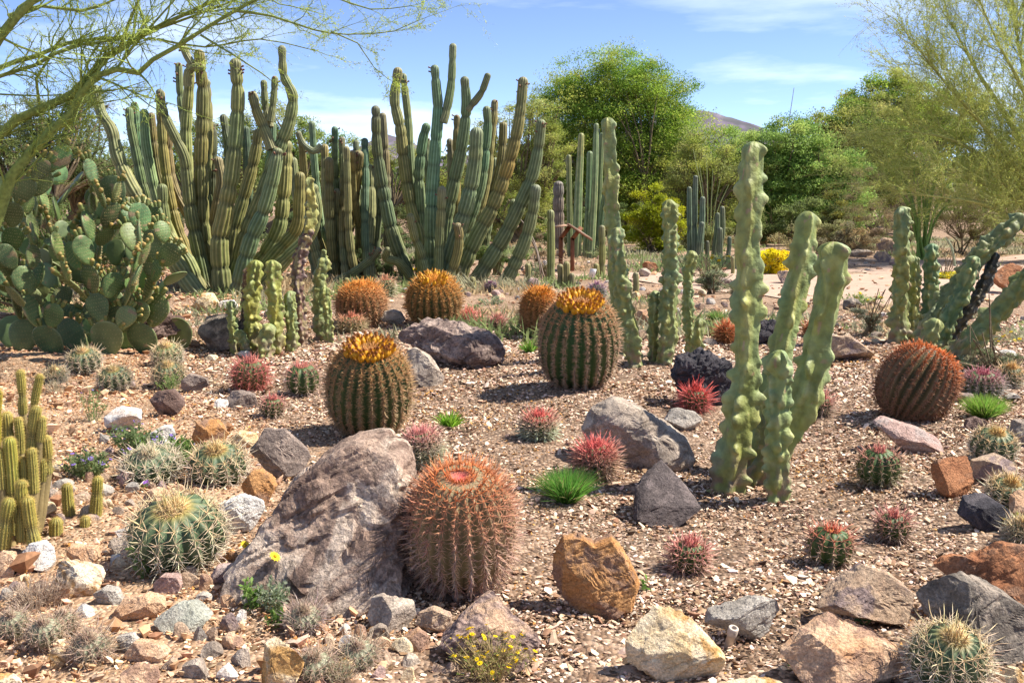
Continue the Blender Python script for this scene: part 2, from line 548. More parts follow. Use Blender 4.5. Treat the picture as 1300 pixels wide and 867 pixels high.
def hills():
    D = 2200.0
    prof = [(-900, 215), (-300, 205), (200, 205), (380, 205), (450, 192), (488, 172), (515, 178), (560, 200), (680, 195), (780, 165), (850, 146), (886, 139), (905, 143), (935, 153), (960, 160), (1010, 180), (1100, 196), (1300, 205), (2000, 215)]
    P = np.array([at(a, b, D) for a, b in prof])
    xs = np.linspace(P[0, 0], P[-1, 0], 420)
    top = np.interp(xs, P[:, 0], P[:, 2])
    m = MB(); K = 26; V = []
    for k in range(K + 1):
        t = k / K
        y = D - 700 * (1 - t) + 0 * xs
        z = top * t ** 1.3
        nz = fbm(np.stack([xs / 90, y / 90, 0 * xs], -1), 5, 9, 0.55)
        z = z + nz * 22 * (0.15 + t * (1.15 - t))
        V.append(np.stack([xs, y, np.maximum(z, -1)], -1))
    V.append(np.stack([xs, D + 500 + 0 * xs, 0 * xs - 1], -1))
    V = np.concatenate(V); n = len(xs)
    i, j = np.meshgrid(np.arange(K + 1), np.arange(n - 1), indexing='ij'); q = i * n + j
    sp = fbm(V / 40.0, 4, 3)[:, None]
    c = np.array([0.14, 0.12, 0.155]) * (1 + 0.25 * sp)
    c = np.where(sp > 0.25, np.array([[0.10, 0.10, 0.11]]), c)
    m.add(V, c, Q=np.stack([q, q + 1, q + 1 + n, q + n], -1).reshape(-1, 4))
    tag(m.build('hills', attr_mat('far_rock', 1.0, 0.0, 0.2, 0.02)), 'bare purplish desert ridge on the skyline', kind='structure')
hills()
# ------------------------------------------------------------------ gravel, chips and fallen petals
def gravel():
    PAL = np.array([1.08, 1.05, 1.0]) * np.array([[.68, .55, .45], [.58, .42, .33], [.44, .30, .21], [.25, .155, .10], [.36, .29, .25], [.10, .07, .05], [.50, .27, .09], [.76, .67, .58]])
    def batch(n, y0, y1, pw, zone, size, name, label, tall=0.35):
        u = rng.random(n)
        y = y0 * (y1 / y0) ** u if pw == 0 else (y0 ** pw + (y1 ** pw - y0 ** pw) * u) ** (1 / pw)
        x = rng.uniform(-1, 1, n) * (0.56 * y + 0.7)
        z = soil_zone(x, np.minimum(y, 12))
        k = rng.random(n) < (1 - z if zone == 0 else np.clip(z, 0, 1))
        # patchy cover: bare brown shows between drifts of chips
        k &= rng.random(n) < 0.72 + 0.5 * vnoise(np.stack([x * 1.7, y * 1.7, 0 * x], -1), 21)
        x, y = x[k], y[k]; n = len(x)
        w = np.array([.20, .19, .14, .20, .05, .11, .05, .06] if zone == 0 else [.12, .17, .30, .16, .09, .03, .07, .06])
        ci = rng.choice(8, n, p=w / w.sum())
        pet = vnoise(np.stack([x * 1.1, y * 1.1, 0 * x], -1), 33) > 0.42
        ci = np.where(pet & (rng.random(n) < 0.35), 6, ci)
        col = cvar(PAL[ci] * (np.array([1.0, .97, .93]) if zone == 0 else np.array([1.06, .94, .78])), n, 0.2, 0.06)
        s = size * (0.42 + rng.gamma(1.5, 0.46, n)) * np.clip(y / 6.5, 1, 1.6) * np.where(ci == 6, .55, 1)
        th = rng.uniform(0, 2 * np.pi, n)
        el = rng.uniform(0.45, 1.0, n)
        # squashed irregular chip: five-cornered top over a buried point
        a = th[:, None] + (np.arange(5) * 2 * np.pi / 5)[None] + rng.uniform(-.35, .35, (n, 5))
        r = s[:, None] * rng.uniform(.65, 1.1, (n, 5))
        ex = np.cos(th)[:, None]; ey = np.sin(th)[:, None]
        lx = r * np.cos(a); ly = r * np.sin(a)
        pr = lx * ex + ly * ey; pp = (-lx * ey + ly * ex) * el[:, None]
        X = pr * ex - pp * ey; Y = pr * ey + pp * ex
        tx = rng.normal(0, .32, n)[:, None]; ty = rng.normal(0, .32, n)[:, None]
        h = s[:, None] * tall * rng.uniform(.6, 1.2, (n, 5))
        Z = h + X * tx + Y * ty
        bz = gh(x, y)[:, None] + s[:, None] * 0.12
        V = np.stack([x[:, None] + X, y[:, None] + Y, bz + Z], -1)
        top = np.stack([x, y, bz[:, 0] + s * tall * 1.25], -1)[:, None]
        low = np.stack([x, y, bz[:, 0] - s * .6], -1)[:, None]
        V = np.concatenate([V, top, low], 1).reshape(-1, 3)
        b = np.arange(n)[:, None, None] * 7
        j = np.arange(5); k2 = (j + 1) % 5
        T = np.concatenate([np.stack([j, k2, np.full(5, 5)], -1), np.stack([k2, j, np.full(5, 6)], -1)])[None]
        m = MB(); m.add(V, np.repeat(col, 7, 0), T=(b + T).reshape(-1, 3))
        tag(m.build(name, attr_mat('stone_chip', 0.85, 0.25, 0.2, 60.0), smooth=False), label, 'gravel', kind='stuff')
    batch(360000, 2.6, 13.5, 1.15, 0, 0.0075, 'mulch_gravel', 'pale and brown stone and bark chips covering the open bed')
    batch(190000, 2.6, 14, 1.1, 1, 0.0066, 'soil_gravel', 'fine tan gravel strewn over the soil at the left', 0.5)
    batch(5200, 2.7, 8.5, 1.2, 1, 0.0165, 'pebbles', 'small angular tan and grey pebbles strewn over the soil at the left', 0.75)
    batch(60000, 12.5, 26, 1.0, 1, 0.016, 'far_gravel', 'coarse gravel around the tall columnar cacti', 0.5)
gravel()

# ------------------------------------------------------------------ rocks
_ICO = {}
def ico(k):
    if k not in _ICO:
        bm = bmesh.new(); bmesh.ops.create_icosphere(bm, subdivisions=k, radius=1)
        V = np.array([v.co[:] for v in bm.verts]); T = np.array([[v.index for v in f.verts] for f in bm.faces]); bm.free()
        _ICO[k] = (V, T)
    return _ICO[k]
ROCKS = {
    'purple': ((.19, .125, .095), (.41, .295, .225), (.53, .42, .33)),
    'mauve': ((.14, .10, .085), (.31, .225, .19), (.42, .32, .265)),
    'tan': ((.40, .27, .18), (.56, .41, .285), (.27, .20, .185)),
    'greytan': ((.27, .215, .17), (.43, .35, .285), (.54, .45, .36)),
    'slab': ((.17, .13, .11), (.28, .22, .185), (.36, .28, .23)),
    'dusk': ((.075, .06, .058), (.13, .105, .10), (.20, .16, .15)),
    'orange': ((.42, .20, .07), (.58, .31, .13), (.30, .18, .12)),
    'cream': ((.66, .48, .26), (.80, .68, .49), (.52, .30, .11)),
    'grey': ((.30, .265, .225), (.46, .415, .36), (.55, .49, .42)),
    'peach': ((.54, .30, .16), (.68, .47, .31), (.34, .21, .15)),
    'red': ((.30, .12, .055), (.46, .21, .10), (.36, .2, .12)),
    'darkgrey': ((.115, .095, .078), (.235, .20, .165), (.36, .295, .235)),
    'lava': ((.03, .028, .033), (.075, .068, .075), (.11, .095, .10)),
    'brown': ((.10, .062, .05), (.20, .13, .105), (.26, .18, .15)),
    'white': ((.60, .56, .51), (.76, .73, .69), (.62, .52, .44)),
    'pink': ((.40, .26, .22), (.55, .39, .34), (.5, .4, .36)),
    'green': ((.33, .33, .27), (.47, .47, .40), (.40, .38, .32)),
    'stripe': ((.17, .115, .105), (.44, .31, .25), (.56, .37, .24)),
    'wood': ((.44, .26, .12), (.70, .52, .34), (.76, .64, .48)),
}
def rmat(k):
    return rock_mat(k + '_rock', *ROCKS[k], scale=5.0 if k in ('purple', 'mauve') else 8.0, crack=0.5 if k in ('purple', 'mauve') else 0.25,
                    stripe=k in ('stripe', 'wood'), rough=0.45 if k == 'lava_gloss' else 0.88)
LM = []     # phrases by which small stones can be told apart
def rock(kind, label, x0, y0, x1, y1, seed, depth=0.75, outline=None, sub=5, name='rock', cuts=12, lump=.7, phrase=None, cat='rock', group=None, lean=0.32):
    r_ = np.random.default_rng(seed)
    cx = (x0 + x1) / 2
    gp = ground(cx, y1)
    k = mpp(gp)
    w = (x1 - x0) * k
    d = w * depth
    Yc = gp[1] + d * 0.36
    C = at(cx, y1, Yc); C[2] = float(gh(C[0], Yc))
    k = mpp(C)
    if outline is None:
        n = int(r_.integers(6, 9))
        a = np.sort((np.arange(n) + r_.uniform(-.28, .28, n)) * 2 * np.pi / n)
        rr = r_.uniform(.86, 1.06, n)
        ol = np.stack([(x0 + x1) / 2 + np.cos(a) * rr * (x1 - x0) / 2, (y0 + y1) / 2 - np.sin(a) * rr * (y1 - y0) / 2], -1)
    else:
        ol = np.asarray(outline, float)
    W = np.array([at(a, b, Yc) for a, b in ol])
    oc = at((x0 + x1) / 2, (y0 + y1) / 2, Yc)
    if min(W[:, 2]) > C[2] - 0.02: W[:, 2] -= min(W[:, 2]) - C[2] + 0.03
    Q = np.stack([W[:, 0] - oc[0], W[:, 2] - oc[2]], -1)
    # polygon radius as a function of angle, corners just rounded
    V, T = ico(sub)
    phi = np.arctan2(V[:, 2], V[:, 0])
    rho = np.hypot(V[:, 0], V[:, 2])
    cs, sn = np.cos(phi), np.sin(phi)
    Pr = np.full(len(V), 1e9)
    best = np.zeros(len(V))
    for a, b in zip(Q, np.roll(Q, -1, 0)):
        e = b - a
        den = cs * e[1] - sn * e[0]
        with np.errstate(divide='ignore', invalid='ignore'):
            t = (a[0] * e[1] - a[1] * e[0]) / den
            s = (a[0] * sn - a[1] * cs) / den
        s = np.where(np.abs(den) < 1e-12, -1, s)
        ok = (s >= -0.001) & (s <= 1.001) & (t > 0)
        best = np.where(ok & (t > best), t, best)
    Pr = np.where(best > 0, best, np.median(best[best > 0]))
    g = np.clip(rho, 0, 1) ** 0.55
    X = np.stack([Pr * cs * g, np.sign(V[:, 1]) * np.abs(V[:, 1]) ** 0.8 * d / 2, Pr * sn * g], -1)
    S = np.array([np.abs(Q[:, 0]).max(), d / 2, np.abs(Q[:, 1]).max()]) + 1e-6
    q = X / S
    for _ in range(cuts):
        nv = unit(r_.normal(size=3) * np.array([.75, 1.3, .75]))
        if abs(nv[1]) < 0.3: continue
        o = r_.uniform(0.46, 0.82)
        dd = q @ nv - o
        q = q - np.where(dd > 0, dd * 1.0, 0)[:, None] * nv
    X = q * S
    sz = S[[0, 2]].mean()
    nn = unit(q / S)
    dsp = fbm(X / sz * 1.7 + seed, 3, seed % 50) * 0.055 * lump + fbm(X / sz * 6 + seed, 4, seed % 50 + 7, .6) * 0.026 * lump
    rg = fbm(np.stack([X[:, 0] * .8 + X[:, 2] * .6, X[:, 1], X[:, 2] * 1.0 - X[:, 0] * .5], -1) / sz * np.array([1.2, 2.2, 5.0]) + seed, 3, seed % 40 + 3, .6)
    dsp = dsp - .05 * lump * np.clip(.35 - np.abs(rg), 0, .35) / .35
    X = X + nn * (dsp * sz)[:, None]
    X[:, 1] += lean * X[:, 2]
    # strata: shallow steps
    m = MB()
    P0 = np.array([oc[0], Yc, C[2]])
    X = X + np.array([0, 0, oc[2] - C[2]])
    m.add(X, (.4, .4, .4), T=T)
    o = m.build(name, rmat(kind), origin=np.zeros(3), smooth=False)
    o.location = P0
    tag(o, label, cat, group)
    LM.append((phrase or label, cx, (y0 + y1) / 2 + 6))
    return o

def box(kind, label, x0, y0, x1, y1, seed, **k):
    return rock(kind, label, x0, y0, x1, y1, seed, **k)

BIG = [
 ('purple', 'huge cracked purplish grey boulder left of the big orange barrel cactus', 295, 553, 530, 758, 127, dict(depth=.9, lean=.42, sub=6, cuts=7, lump=1.1, name='boulder', cat='boulder', phrase='huge purplish boulder',
   outline=[(296, 742), (300, 705), (322, 682), (345, 640), (372, 612), (398, 598), (422, 578), (448, 565), (482, 564), (508, 576), (524, 596), (528, 622), (520, 660), (518, 710), (528, 752), (430, 785), (310, 775)])),
 ('slab', 'grey wedge rock leaning on the upper left of the huge boulder', 316, 543, 400, 606, 4, dict(depth=.5, name='boulder', cat='boulder', outline=[(318, 572), (335, 545), (360, 546), (398, 577), (385, 596), (358, 608), (340, 596)])),
 ('orange', 'small orange rock wedged under the grey wedge rock', 306, 590, 350, 642, 5, dict(depth=.7)),
 ('mauve', 'long purplish grey boulder in front of the upright orange barrel cactus', 503, 404, 642, 466, 6, dict(depth=.6, sub=6, cuts=12, lump=1.3, name='boulder', cat='boulder', phrase='long purplish grey boulder', outline=[(503, 425), (520, 411), (560, 404), (600, 405), (622, 415), (640, 432), (640, 455), (600, 470), (540, 468), (512, 455)])),
 ('greytan', 'pale pointed rock beside the flower crowned barrel at the left', 506, 442, 569, 491, 7, dict(depth=.7, outline=[(508, 448), (526, 442), (545, 452), (568, 480), (560, 490), (510, 494)])),
 ('greytan', 'long sloping tan boulder in the centre of the bed', 735, 507, 880, 592, 8, dict(depth=.6, sub=6, cuts=5, lump=.7, lean=.25, name='boulder', cat='boulder', phrase='long tan boulder', outline=[(735, 545), (752, 520), (780, 508), (810, 514), (845, 535), (872, 555), (880, 578), (868, 596), (800, 590), (745, 566)])),
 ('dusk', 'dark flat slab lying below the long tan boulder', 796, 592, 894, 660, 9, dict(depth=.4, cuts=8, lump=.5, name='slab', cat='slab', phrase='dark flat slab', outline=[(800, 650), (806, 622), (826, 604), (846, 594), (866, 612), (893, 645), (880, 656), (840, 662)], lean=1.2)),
 ('orange', 'rounded orange brown boulder in the lower centre', 695, 680, 812, 783, 10, dict(depth=.6, sub=6, cuts=10, lump=.8, name='boulder', cat='boulder', phrase='rounded orange boulder', outline=[(697, 735), (703, 705), (715, 683), (738, 682), (755, 692), (778, 684), (795, 705), (810, 735), (800, 765), (770, 778), (735, 778), (705, 765)])),
 ('cream', 'cream yellow boulder with a bright top at the bottom edge', 777, 773, 918, 868, 11, dict(depth=.6, sub=6, cuts=16, name='boulder', cat='boulder', phrase='cream yellow boulder', outline=[(778, 815), (788, 790), (830, 774), (862, 778), (885, 795), (918, 828), (910, 850), (880, 858), (842, 872), (820, 850), (790, 838)])),
 ('grey', 'long grey rock with a small pipe at its left end', 892, 754, 1002, 815, 12, dict(depth=.5, sub=6, name='boulder', cat='boulder', outline=[(893, 785), (900, 772), (930, 764), (970, 754), (998, 757), (1001, 785), (985, 805), (950, 812), (910, 806)])),
 ('tan', 'wide tan boulder with purple stain above the peach boulder', 1028, 722, 1178, 796, 13, dict(depth=.6, sub=6, cuts=12, name='boulder', cat='boulder', phrase='wide tan boulder', outline=[(1030, 770), (1060, 745), (1100, 723), (1130, 732), (1165, 755), (1176, 775), (1160, 790), (1130, 800), (1060, 788)])),
 ('peach', 'peach coloured angular boulder at the bottom edge', 986, 783, 1141, 876, 14, dict(depth=.6, sub=6, cuts=16, name='boulder', cat='boulder', phrase='peach boulder', outline=[(988, 828), (1020, 805), (1070, 785), (1110, 788), (1138, 812), (1140, 840), (1120, 872), (1060, 875), (1010, 855)])),
 ('red', 'red brown boulder cut by the right edge', 1188, 689, 1345, 790, 15, dict(depth=.6, sub=6, name='boulder', cat='boulder', outline=[(1190, 722), (1215, 708), (1245, 710), (1275, 692), (1310, 690), (1345, 705), (1345, 790), (1300, 785), (1250, 765)])),
 ('darkgrey', 'dark grey slab sloping down below the red brown boulder', 1158, 720, 1345, 840, 16, dict(depth=.55, sub=6, name='slab', cat='slab', outline=[(1160, 740), (1168, 724), (1215, 728), (1270, 750), (1330, 785), (1345, 810), (1320, 838), (1240, 835), (1180, 790)])),
 ('red', 'blocky reddish rock beside the pinkish boulder at right', 1175, 571, 1235, 631, 17, dict(depth=.8, name='boulder', cat='boulder', outline=[(1177, 608), (1190, 578), (1215, 572), (1232, 582), (1234, 615), (1218, 630), (1190, 626)])),
 ('tan', 'pinkish tan boulder behind the blocky reddish rock', 1234, 572, 1294, 616, 18, dict(depth=.8, name='boulder', cat='boulder')),
 ('lava', 'shiny black rock near the right edge', 1211, 628, 1288, 676, 19, dict(depth=.7, lump=.5, name='boulder', cat='boulder', outline=[(1212, 650), (1226, 631), (1255, 629), (1275, 642), (1287, 655), (1275, 670), (1250, 675), (1230, 664)])),
 ('lava', 'rough black lava boulder behind the tall pale cactus', 846, 445, 938, 518, 20, dict(depth=.8, sub=6, lump=2.0, name='boulder', cat='boulder', phrase='black lava boulder')),
 ('brown', 'dark brown boulder under the prickly pear', 130, 388, 237, 445, 21, dict(depth=.6, sub=6, lump=1.2, name='boulder', cat='boulder', phrase='dark brown boulder', outline=[(130, 428), (140, 405), (170, 388), (205, 397), (232, 405), (238, 425), (215, 442), (165, 447)])),
 ('darkgrey', 'dark grey angular boulder left of the small lumpy cacti', 250, 397, 314, 447, 22, dict(depth=.7, name='boulder', cat='boulder', outline=[(252, 420), (258, 403), (290, 398), (312, 410), (308, 440), (270, 446)])),
 ('pink', 'flat pinkish slab in front of the leaning red barrel', 1113, 532, 1207, 577, 23, dict(depth=.7, name='slab', cat='slab', lump=.5, outline=[(1115, 538), (1130, 531), (1170, 542), (1205, 560), (1190, 574), (1150, 574)], lean=.8)),
 ('stripe', 'striped purple and tan boulder with yellow flowers before it', 556, 749, 692, 850, 24, dict(depth=.6, sub=6, name='boulder', cat='boulder', phrase='striped boulder', outline=[(558, 812), (580, 790), (612, 765), (640, 750), (668, 770), (680, 790), (691, 820), (670, 845), (620, 850), (585, 836)])),
 ('greytan', 'grey tan rock below the huge boulder', 462, 751, 530, 802, 25, dict(depth=.6, outline=[(464, 778), (470, 757), (485, 752), (526, 760), (529, 780), (505, 800), (480, 794)])),
 ('tan', 'small split tan rock right of the grey tan rock', 527, 764, 578, 805, 26, dict(depth=.6)),
 ('peach', 'orange topped block at the foot of the striped boulder', 498, 791, 556, 830, 27, dict(depth=.6, outline=[(500, 808), (530, 792), (555, 808), (540, 828), (505, 820)])),
 ('wood', 'banded tan rock grained like wood beside the white rock', 56, 707, 144, 757, 28, dict(depth=.5, phrase='banded tan rock', outline=[(57, 715), (75, 708), (120, 716), (143, 728), (135, 745), (100, 756), (70, 748)])),
 ('white', 'round white rock below the golden torch cacti', 25, 684, 75, 724, 29, dict(depth=.8, phrase='round white rock')),
 ('peach', 'pale peach rock behind the banded tan rock', 78, 686, 130, 718, 30, dict(depth=.7)),
 ('grey', 'blue grey angular rock right of the banded tan rock', 113, 736, 160, 770, 31, dict(depth=.6)),
 ('peach', 'pale orange rock left of the grey green rock', 143, 751, 217, 790, 32, dict(depth=.6, phrase='pale orange rock')),
 ('green', 'grey green flat rock in the lower left', 195, 765, 272, 804, 33, dict(depth=.7, phrase='grey green rock', outline=[(197, 785), (225, 767), (245, 767), (271, 782), (255, 796), (220, 803)])),
 ('peach', 'brick coloured block in the lower left stone heap', 158, 806, 215, 842, 34, dict(depth=.6)),
 ('grey', 'grey block leaning on the brick coloured block', 144, 795, 184, 828, 35, dict(depth=.6)),
 ('cream', 'cream flat topped rock at the bottom left of centre', 322, 806, 394, 880, 36, dict(depth=.6, phrase='cream flat topped rock', outline=[(325, 870), (335, 815), (355, 806), (392, 815), (385, 845), (365, 880)])),
 ('pink', 'small pink rock at the foot of the pale spined barrel', 195, 717, 234, 752, 37, dict(depth=.7)),
 ('orange', 'rust orange rock left of the wedge boulders', 238, 524, 292, 564, 38, dict(depth=.7)),
 ('white', 'pale cracked rock above the huge boulder', 268, 623, 340, 675, 39, dict(depth=.6, name='boulder', cat='boulder')),
 ('white', 'white rock on the soil above the purple flowers', 180, 534, 230, 573, 40, dict(depth=.7)),
 ('white', 'broken whitish rock on the soil near the torch cacti', 133, 511, 182, 548, 41, dict(depth=.7)),
 ('brown', 'brown rock in the shade below the small red barrels', 188, 490, 237, 528, 42, dict(depth=.7)),
 ('slab', 'grey brown rock between the pale barrels and the red barrels', 229, 470, 268, 499, 43, dict(depth=.7)),
 ('slab', 'flat grey rock beside the smallest red barrel at left', 284, 490, 330, 518, 44, dict(depth=.7)),
 ('white', 'white flat rock on the soil left of the rust orange rock', 178, 555, 226, 582, 45, dict(depth=.7)),
 ('cream', 'cream stone behind the wedge boulders', 290, 543, 330, 568, 46, dict(depth=.7)),
 ('cream', 'cream rock at the foot of the tall ribbed clump', 243, 366, 280, 398, 47, dict(depth=.7)),
 ('white', 'whitish small rock right of the cream rock by the ribbed clump', 272, 376, 304, 396, 48, dict(depth=.7)),
 ('greytan', 'grey upright rock cut by the right edge', 1278, 520, 1330, 566, 49, dict(depth=.7, name='boulder', cat='boulder')),
 ('tan', 'tan sloping rock behind the tall pale cactus', 1035, 420, 1108, 460, 50, dict(depth=.7, name='boulder', cat='boulder', outline=[(1036, 450), (1055, 425), (1080, 423), (1107, 445), (1105, 458)])),
 ('red', 'pink red boulder behind the leaning lumpy stems', 1258, 332, 1305, 374, 51, dict(depth=.8, name='boulder', cat='boulder')),
 ('darkgrey', 'dark pointed rock at the edge of the path', 1068, 374, 1093, 394, 52, dict(depth=.7)),
 ('grey', 'grey flat rock right of the long tan boulder', 842, 518, 892, 548, 53, dict(depth=.7)),
 ('tan', 'brown stone between the leaning barrel and the grass tuft', 1202, 493, 1240, 512, 54, dict(depth=.7)),
 ('brown', 'brown stone left under the bright grass tuft', 1222, 526, 1254, 545, 55, dict(depth=.7)),
 ('orange', 'orange stone tucked behind the leaning red barrel', 1182, 478, 1212, 502, 56, dict(depth=.7)),
 ('lava', 'black rock behind the two pale stems in the middle', 940, 402, 1010, 440, 57, dict(depth=.7, lump=1.8, name='boulder', cat='boulder')),
 ('slab', 'grey slab right of the leaning barrel by the lumpy stems', 1196, 458, 1250, 478, 58, dict(depth=.9, name='slab', cat='slab')),
 ('orange', 'orange brown stone under the pale spined barrel', 281, 690, 305, 714, 59, dict(depth=.8)),
 ('cream', 'flat cream rock half cut by the bottom edge', 905, 858, 1010, 890, 60, dict(depth=.7)),
 ('cream', 'pale stone by the bottom right corner cactus', 1272, 838, 1302, 876, 61, dict(depth=.6)),
 ('peach', 'orange rock cut by the left edge under the torch cacti', -15, 692, 26, 730, 62, dict(depth=.8)),
 ('peach', 'dusky pink block at the bottom of the lower left heap', 148, 836, 205, 880, 63, dict(depth=.7)),
 ('tan', 'small angular tan block right of the brick coloured block', 206, 824, 232, 850, 64, dict(depth=.7)),
 ('cream', 'white stone cut by the lower left corner', -20, 848, 30, 885, 65, dict(depth=.7)),
 ('peach', 'flat peach rock at the right edge near the grass tuft', 1278, 620, 1325, 660, 66, dict(depth=.8)),
 ('grey', 'low grey rock beyond the long purplish boulder', 480, 390, 515, 414, 67, dict(depth=.8)),
 ('tan', 'rounded boulder beside the far bend of the path', 1112, 298, 1140, 322, 68, dict(depth=.8, name='boulder', cat='boulder')),
 ('tan', 'lower tan boulder at the far bend of the path', 1110, 316, 1134, 334, 69, dict(depth=.8, name='boulder', cat='boulder')),
 ('greytan', 'grey stone row piece beside the far path boulders', 1076, 312, 1108, 328, 70, dict(depth=.8)),
 ('pink', 'pale rock under the yellow cushion bush', 958, 318, 1000, 338, 71, dict(depth=.8)),
 ('slab', 'flat edging stone on the near side of the path', 880, 350, 930, 364, 72, dict(depth=.8)),
 ('red', 'brown stone among the pebbles near the information stand', 814, 328, 836, 346, 73, dict(depth=.8)),
 ('peach', 'pink block right of the middle lumpy stems', 806, 390, 832, 412, 74, dict(depth=.8)),
 ('tan', 'pale block left of the middle lumpy stems', 756, 384, 778, 402, 75, dict(depth=.8)),
]
for k, lb, x0, y0, x1, y1, sd_, kw in BIG:
    rock(k, lb, x0, y0, x1, y1, sd_, **kw)

# ------------------------------------------------------------------ barrel cacti
def barrel_frame(gp, tilt):
    """rotation that leans the barrel sideways (x) and away (y)"""
    a, b = R(tilt[0]), R(tilt[1])
    Rx = np.array([[1, 0, 0], [0, math.cos(b), math.sin(b)], [0, -math.sin(b), math.cos(b)]])
    Ry = np.array([[math.cos(a), 0, math.sin(a)], [0, 1, 0], [-math.sin(a), 0, math.cos(a)]])
    return Ry @ Rx
def barrel(label, cx, base, wpx, hpx, ribs=22, body=((.055, .10, .035), (.10, .16, .05)), sp_top=(.55, .13, .04), sp_low=(.42, .28, .17), ln=.035, per=9, rows=19, w=.0011,
           tilt=(0, -19), wool=(.55, .25, .05), fruit=0, fcol=((.72, .42, .02), (.42, .17, .02)), curve=.35, group=None, name='barrel_cactus', seed=0, topfrac=.72, central=2, ribd=.15, squat=.86, dusty=0.0, phrase=None, flower=None, crownrows=True):
    r_ = np.random.default_rng(seed + 100)
    g0 = ground(cx, base)
    k = mpp(g0)
    rad = wpx * k / 2
    p = at(cx, base, g0[1] + rad * .62); p[2] = float(gh(p[0], p[1]))
    k = mpp(p)
    rad = wpx * k / 2
    # vertical extent seen = height*cos + top depth*sin, roughly
    dist = np.linalg.norm(p - CAM)
    al = math.asin(min(.6, CAM[2] / dist))
    H = max(rad * .9, (hpx * k - rad * math.sin(al) * .75) / math.cos(al) * 1.0)
    t = empty(name, p, label, 'cactus', group)
    M = barrel_frame(p, tilt)
    n = ribs * 6
    lat = np.concatenate([np.linspace(-80, 60, 30), np.linspace(64, 90, 9)])
    def prof(la):
        c = np.clip(np.cos(np.radians(la)), 0, 1) ** squat
        s = np.sin(np.radians(la))
        z = H * (.5 + .5 * np.sign(s) * np.abs(s) ** .92) - .03 * H
        dip = np.where(la > 66, (la - 66) / 24, 0)
        return rad * c, z - dip ** 1.5 * .05 * H
    th = np.arange(n) * 2 * np.pi / n
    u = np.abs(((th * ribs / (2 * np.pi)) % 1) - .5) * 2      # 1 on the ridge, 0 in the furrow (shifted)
    wob = 1 + .02 * np.sin(3 * th + seed) + .015 * np.sin(5 * th + 2 * seed)
    m = MB(); V = []; C = []
    for la in lat:
        r, z = prof(la)
        d = ribd * (1 if la < 55 else max(0.15, (90 - la) / 35))
        rr = r * wob * (1 - d * (1 - u) ** 1.1)
        V.append(np.stack([rr * np.cos(th), rr * np.sin(th), np.full(n, z)], -1))
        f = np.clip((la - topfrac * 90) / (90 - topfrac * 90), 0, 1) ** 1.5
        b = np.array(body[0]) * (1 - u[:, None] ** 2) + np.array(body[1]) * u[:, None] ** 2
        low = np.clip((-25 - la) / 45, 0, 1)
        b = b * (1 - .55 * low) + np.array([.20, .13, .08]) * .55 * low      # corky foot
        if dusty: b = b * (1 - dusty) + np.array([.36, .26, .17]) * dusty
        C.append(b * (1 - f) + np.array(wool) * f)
    V = np.concatenate(V); C = np.concatenate(C)
    mrow = len(lat)
    i, j = np.meshgrid(np.arange(mrow - 1), np.arange(n), indexing='ij'); a = i * n + j; b2 = i * n + (j + 1) % n
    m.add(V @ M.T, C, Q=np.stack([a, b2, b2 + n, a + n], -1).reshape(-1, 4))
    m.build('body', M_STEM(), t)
    # thorn clusters on the ridges
    lats = np.degrees(np.arcsin(np.linspace(math.sin(R(-62)), .985, rows)))
    lats = np.concatenate([lats, [84, 86.5]]) if crownrows else lats[lats < 83]
    ridge = (np.arange(ribs) + 0.0) * 2 * np.pi / ribs
    LA, TH = np.meshgrid(lats, ridge, indexing='ij'); LA = LA.ravel() + r_.normal(0, 1.2, LA.size); TH = TH.ravel() + r_.normal(0, .012, TH.size)
    LA = np.clip(LA, -65, 88)
    r, z = prof(LA)
    B = np.stack([r * np.cos(TH), r * np.sin(TH), z], -1) * 1.0
    el = np.radians(LA)
    Nn = unit(np.stack([np.cos(el) * np.cos(TH) / rad, np.cos(el) * np.sin(TH) / rad, np.sin(el) / H * 2 * .8], -1))
    Tt = np.stack([-np.sin(TH), np.cos(TH), 0 * TH], -1); Up = np.cross(Nn, Tt)
    mb_ = MB()
    kk = per + central
    idx = np.repeat(np.arange(len(B)), kk)
    is_c = np.tile(np.arange(kk) >= per, len(B))
    ang = np.tile(np.concatenate([np.arange(per) * 2 * np.pi / per, np.zeros(central)]), len(B)) + r_.normal(0, .25, len(idx))
    out = np.where(is_c, 1.0, r_.uniform(.25, .6, len(idx)))
    sidew = np.where(is_c, r_.normal(0, .35, len(idx)), 1.0)
    D = Nn[idx] * out[:, None] + (Tt[idx] * np.cos(ang)[:, None] + Up[idx] * np.sin(ang)[:, None]) * np.where(is_c, .45, 1.0)[:, None] * sidew[:, None]
    topf = np.clip((LA[idx] + 5) / 70, 0, 1)[:, None] ** 1.2
    cc = np.array(sp_low) * (1 - topf) + np.array(sp_top) * topf
    cc = np.clip(cc * (1 + r_.uniform(-.3, .3, (len(idx), 1))) * (1 + r_.uniform(-.08, .08, (len(idx), 3))), 0, 1)
    lnn = ln * r_.uniform(.6, 1.15, len(idx)) * np.where(is_c, 1.2, .85) * (1 - .25 * (LA[idx] > 78))
    spines(mb_, B[idx] @ M.T, D @ M.T, lnn, w * np.where(is_c, 1.5, 1.0), cc, curve=curve)
    mb_.build('spine_coat', M_SPINE(), t)
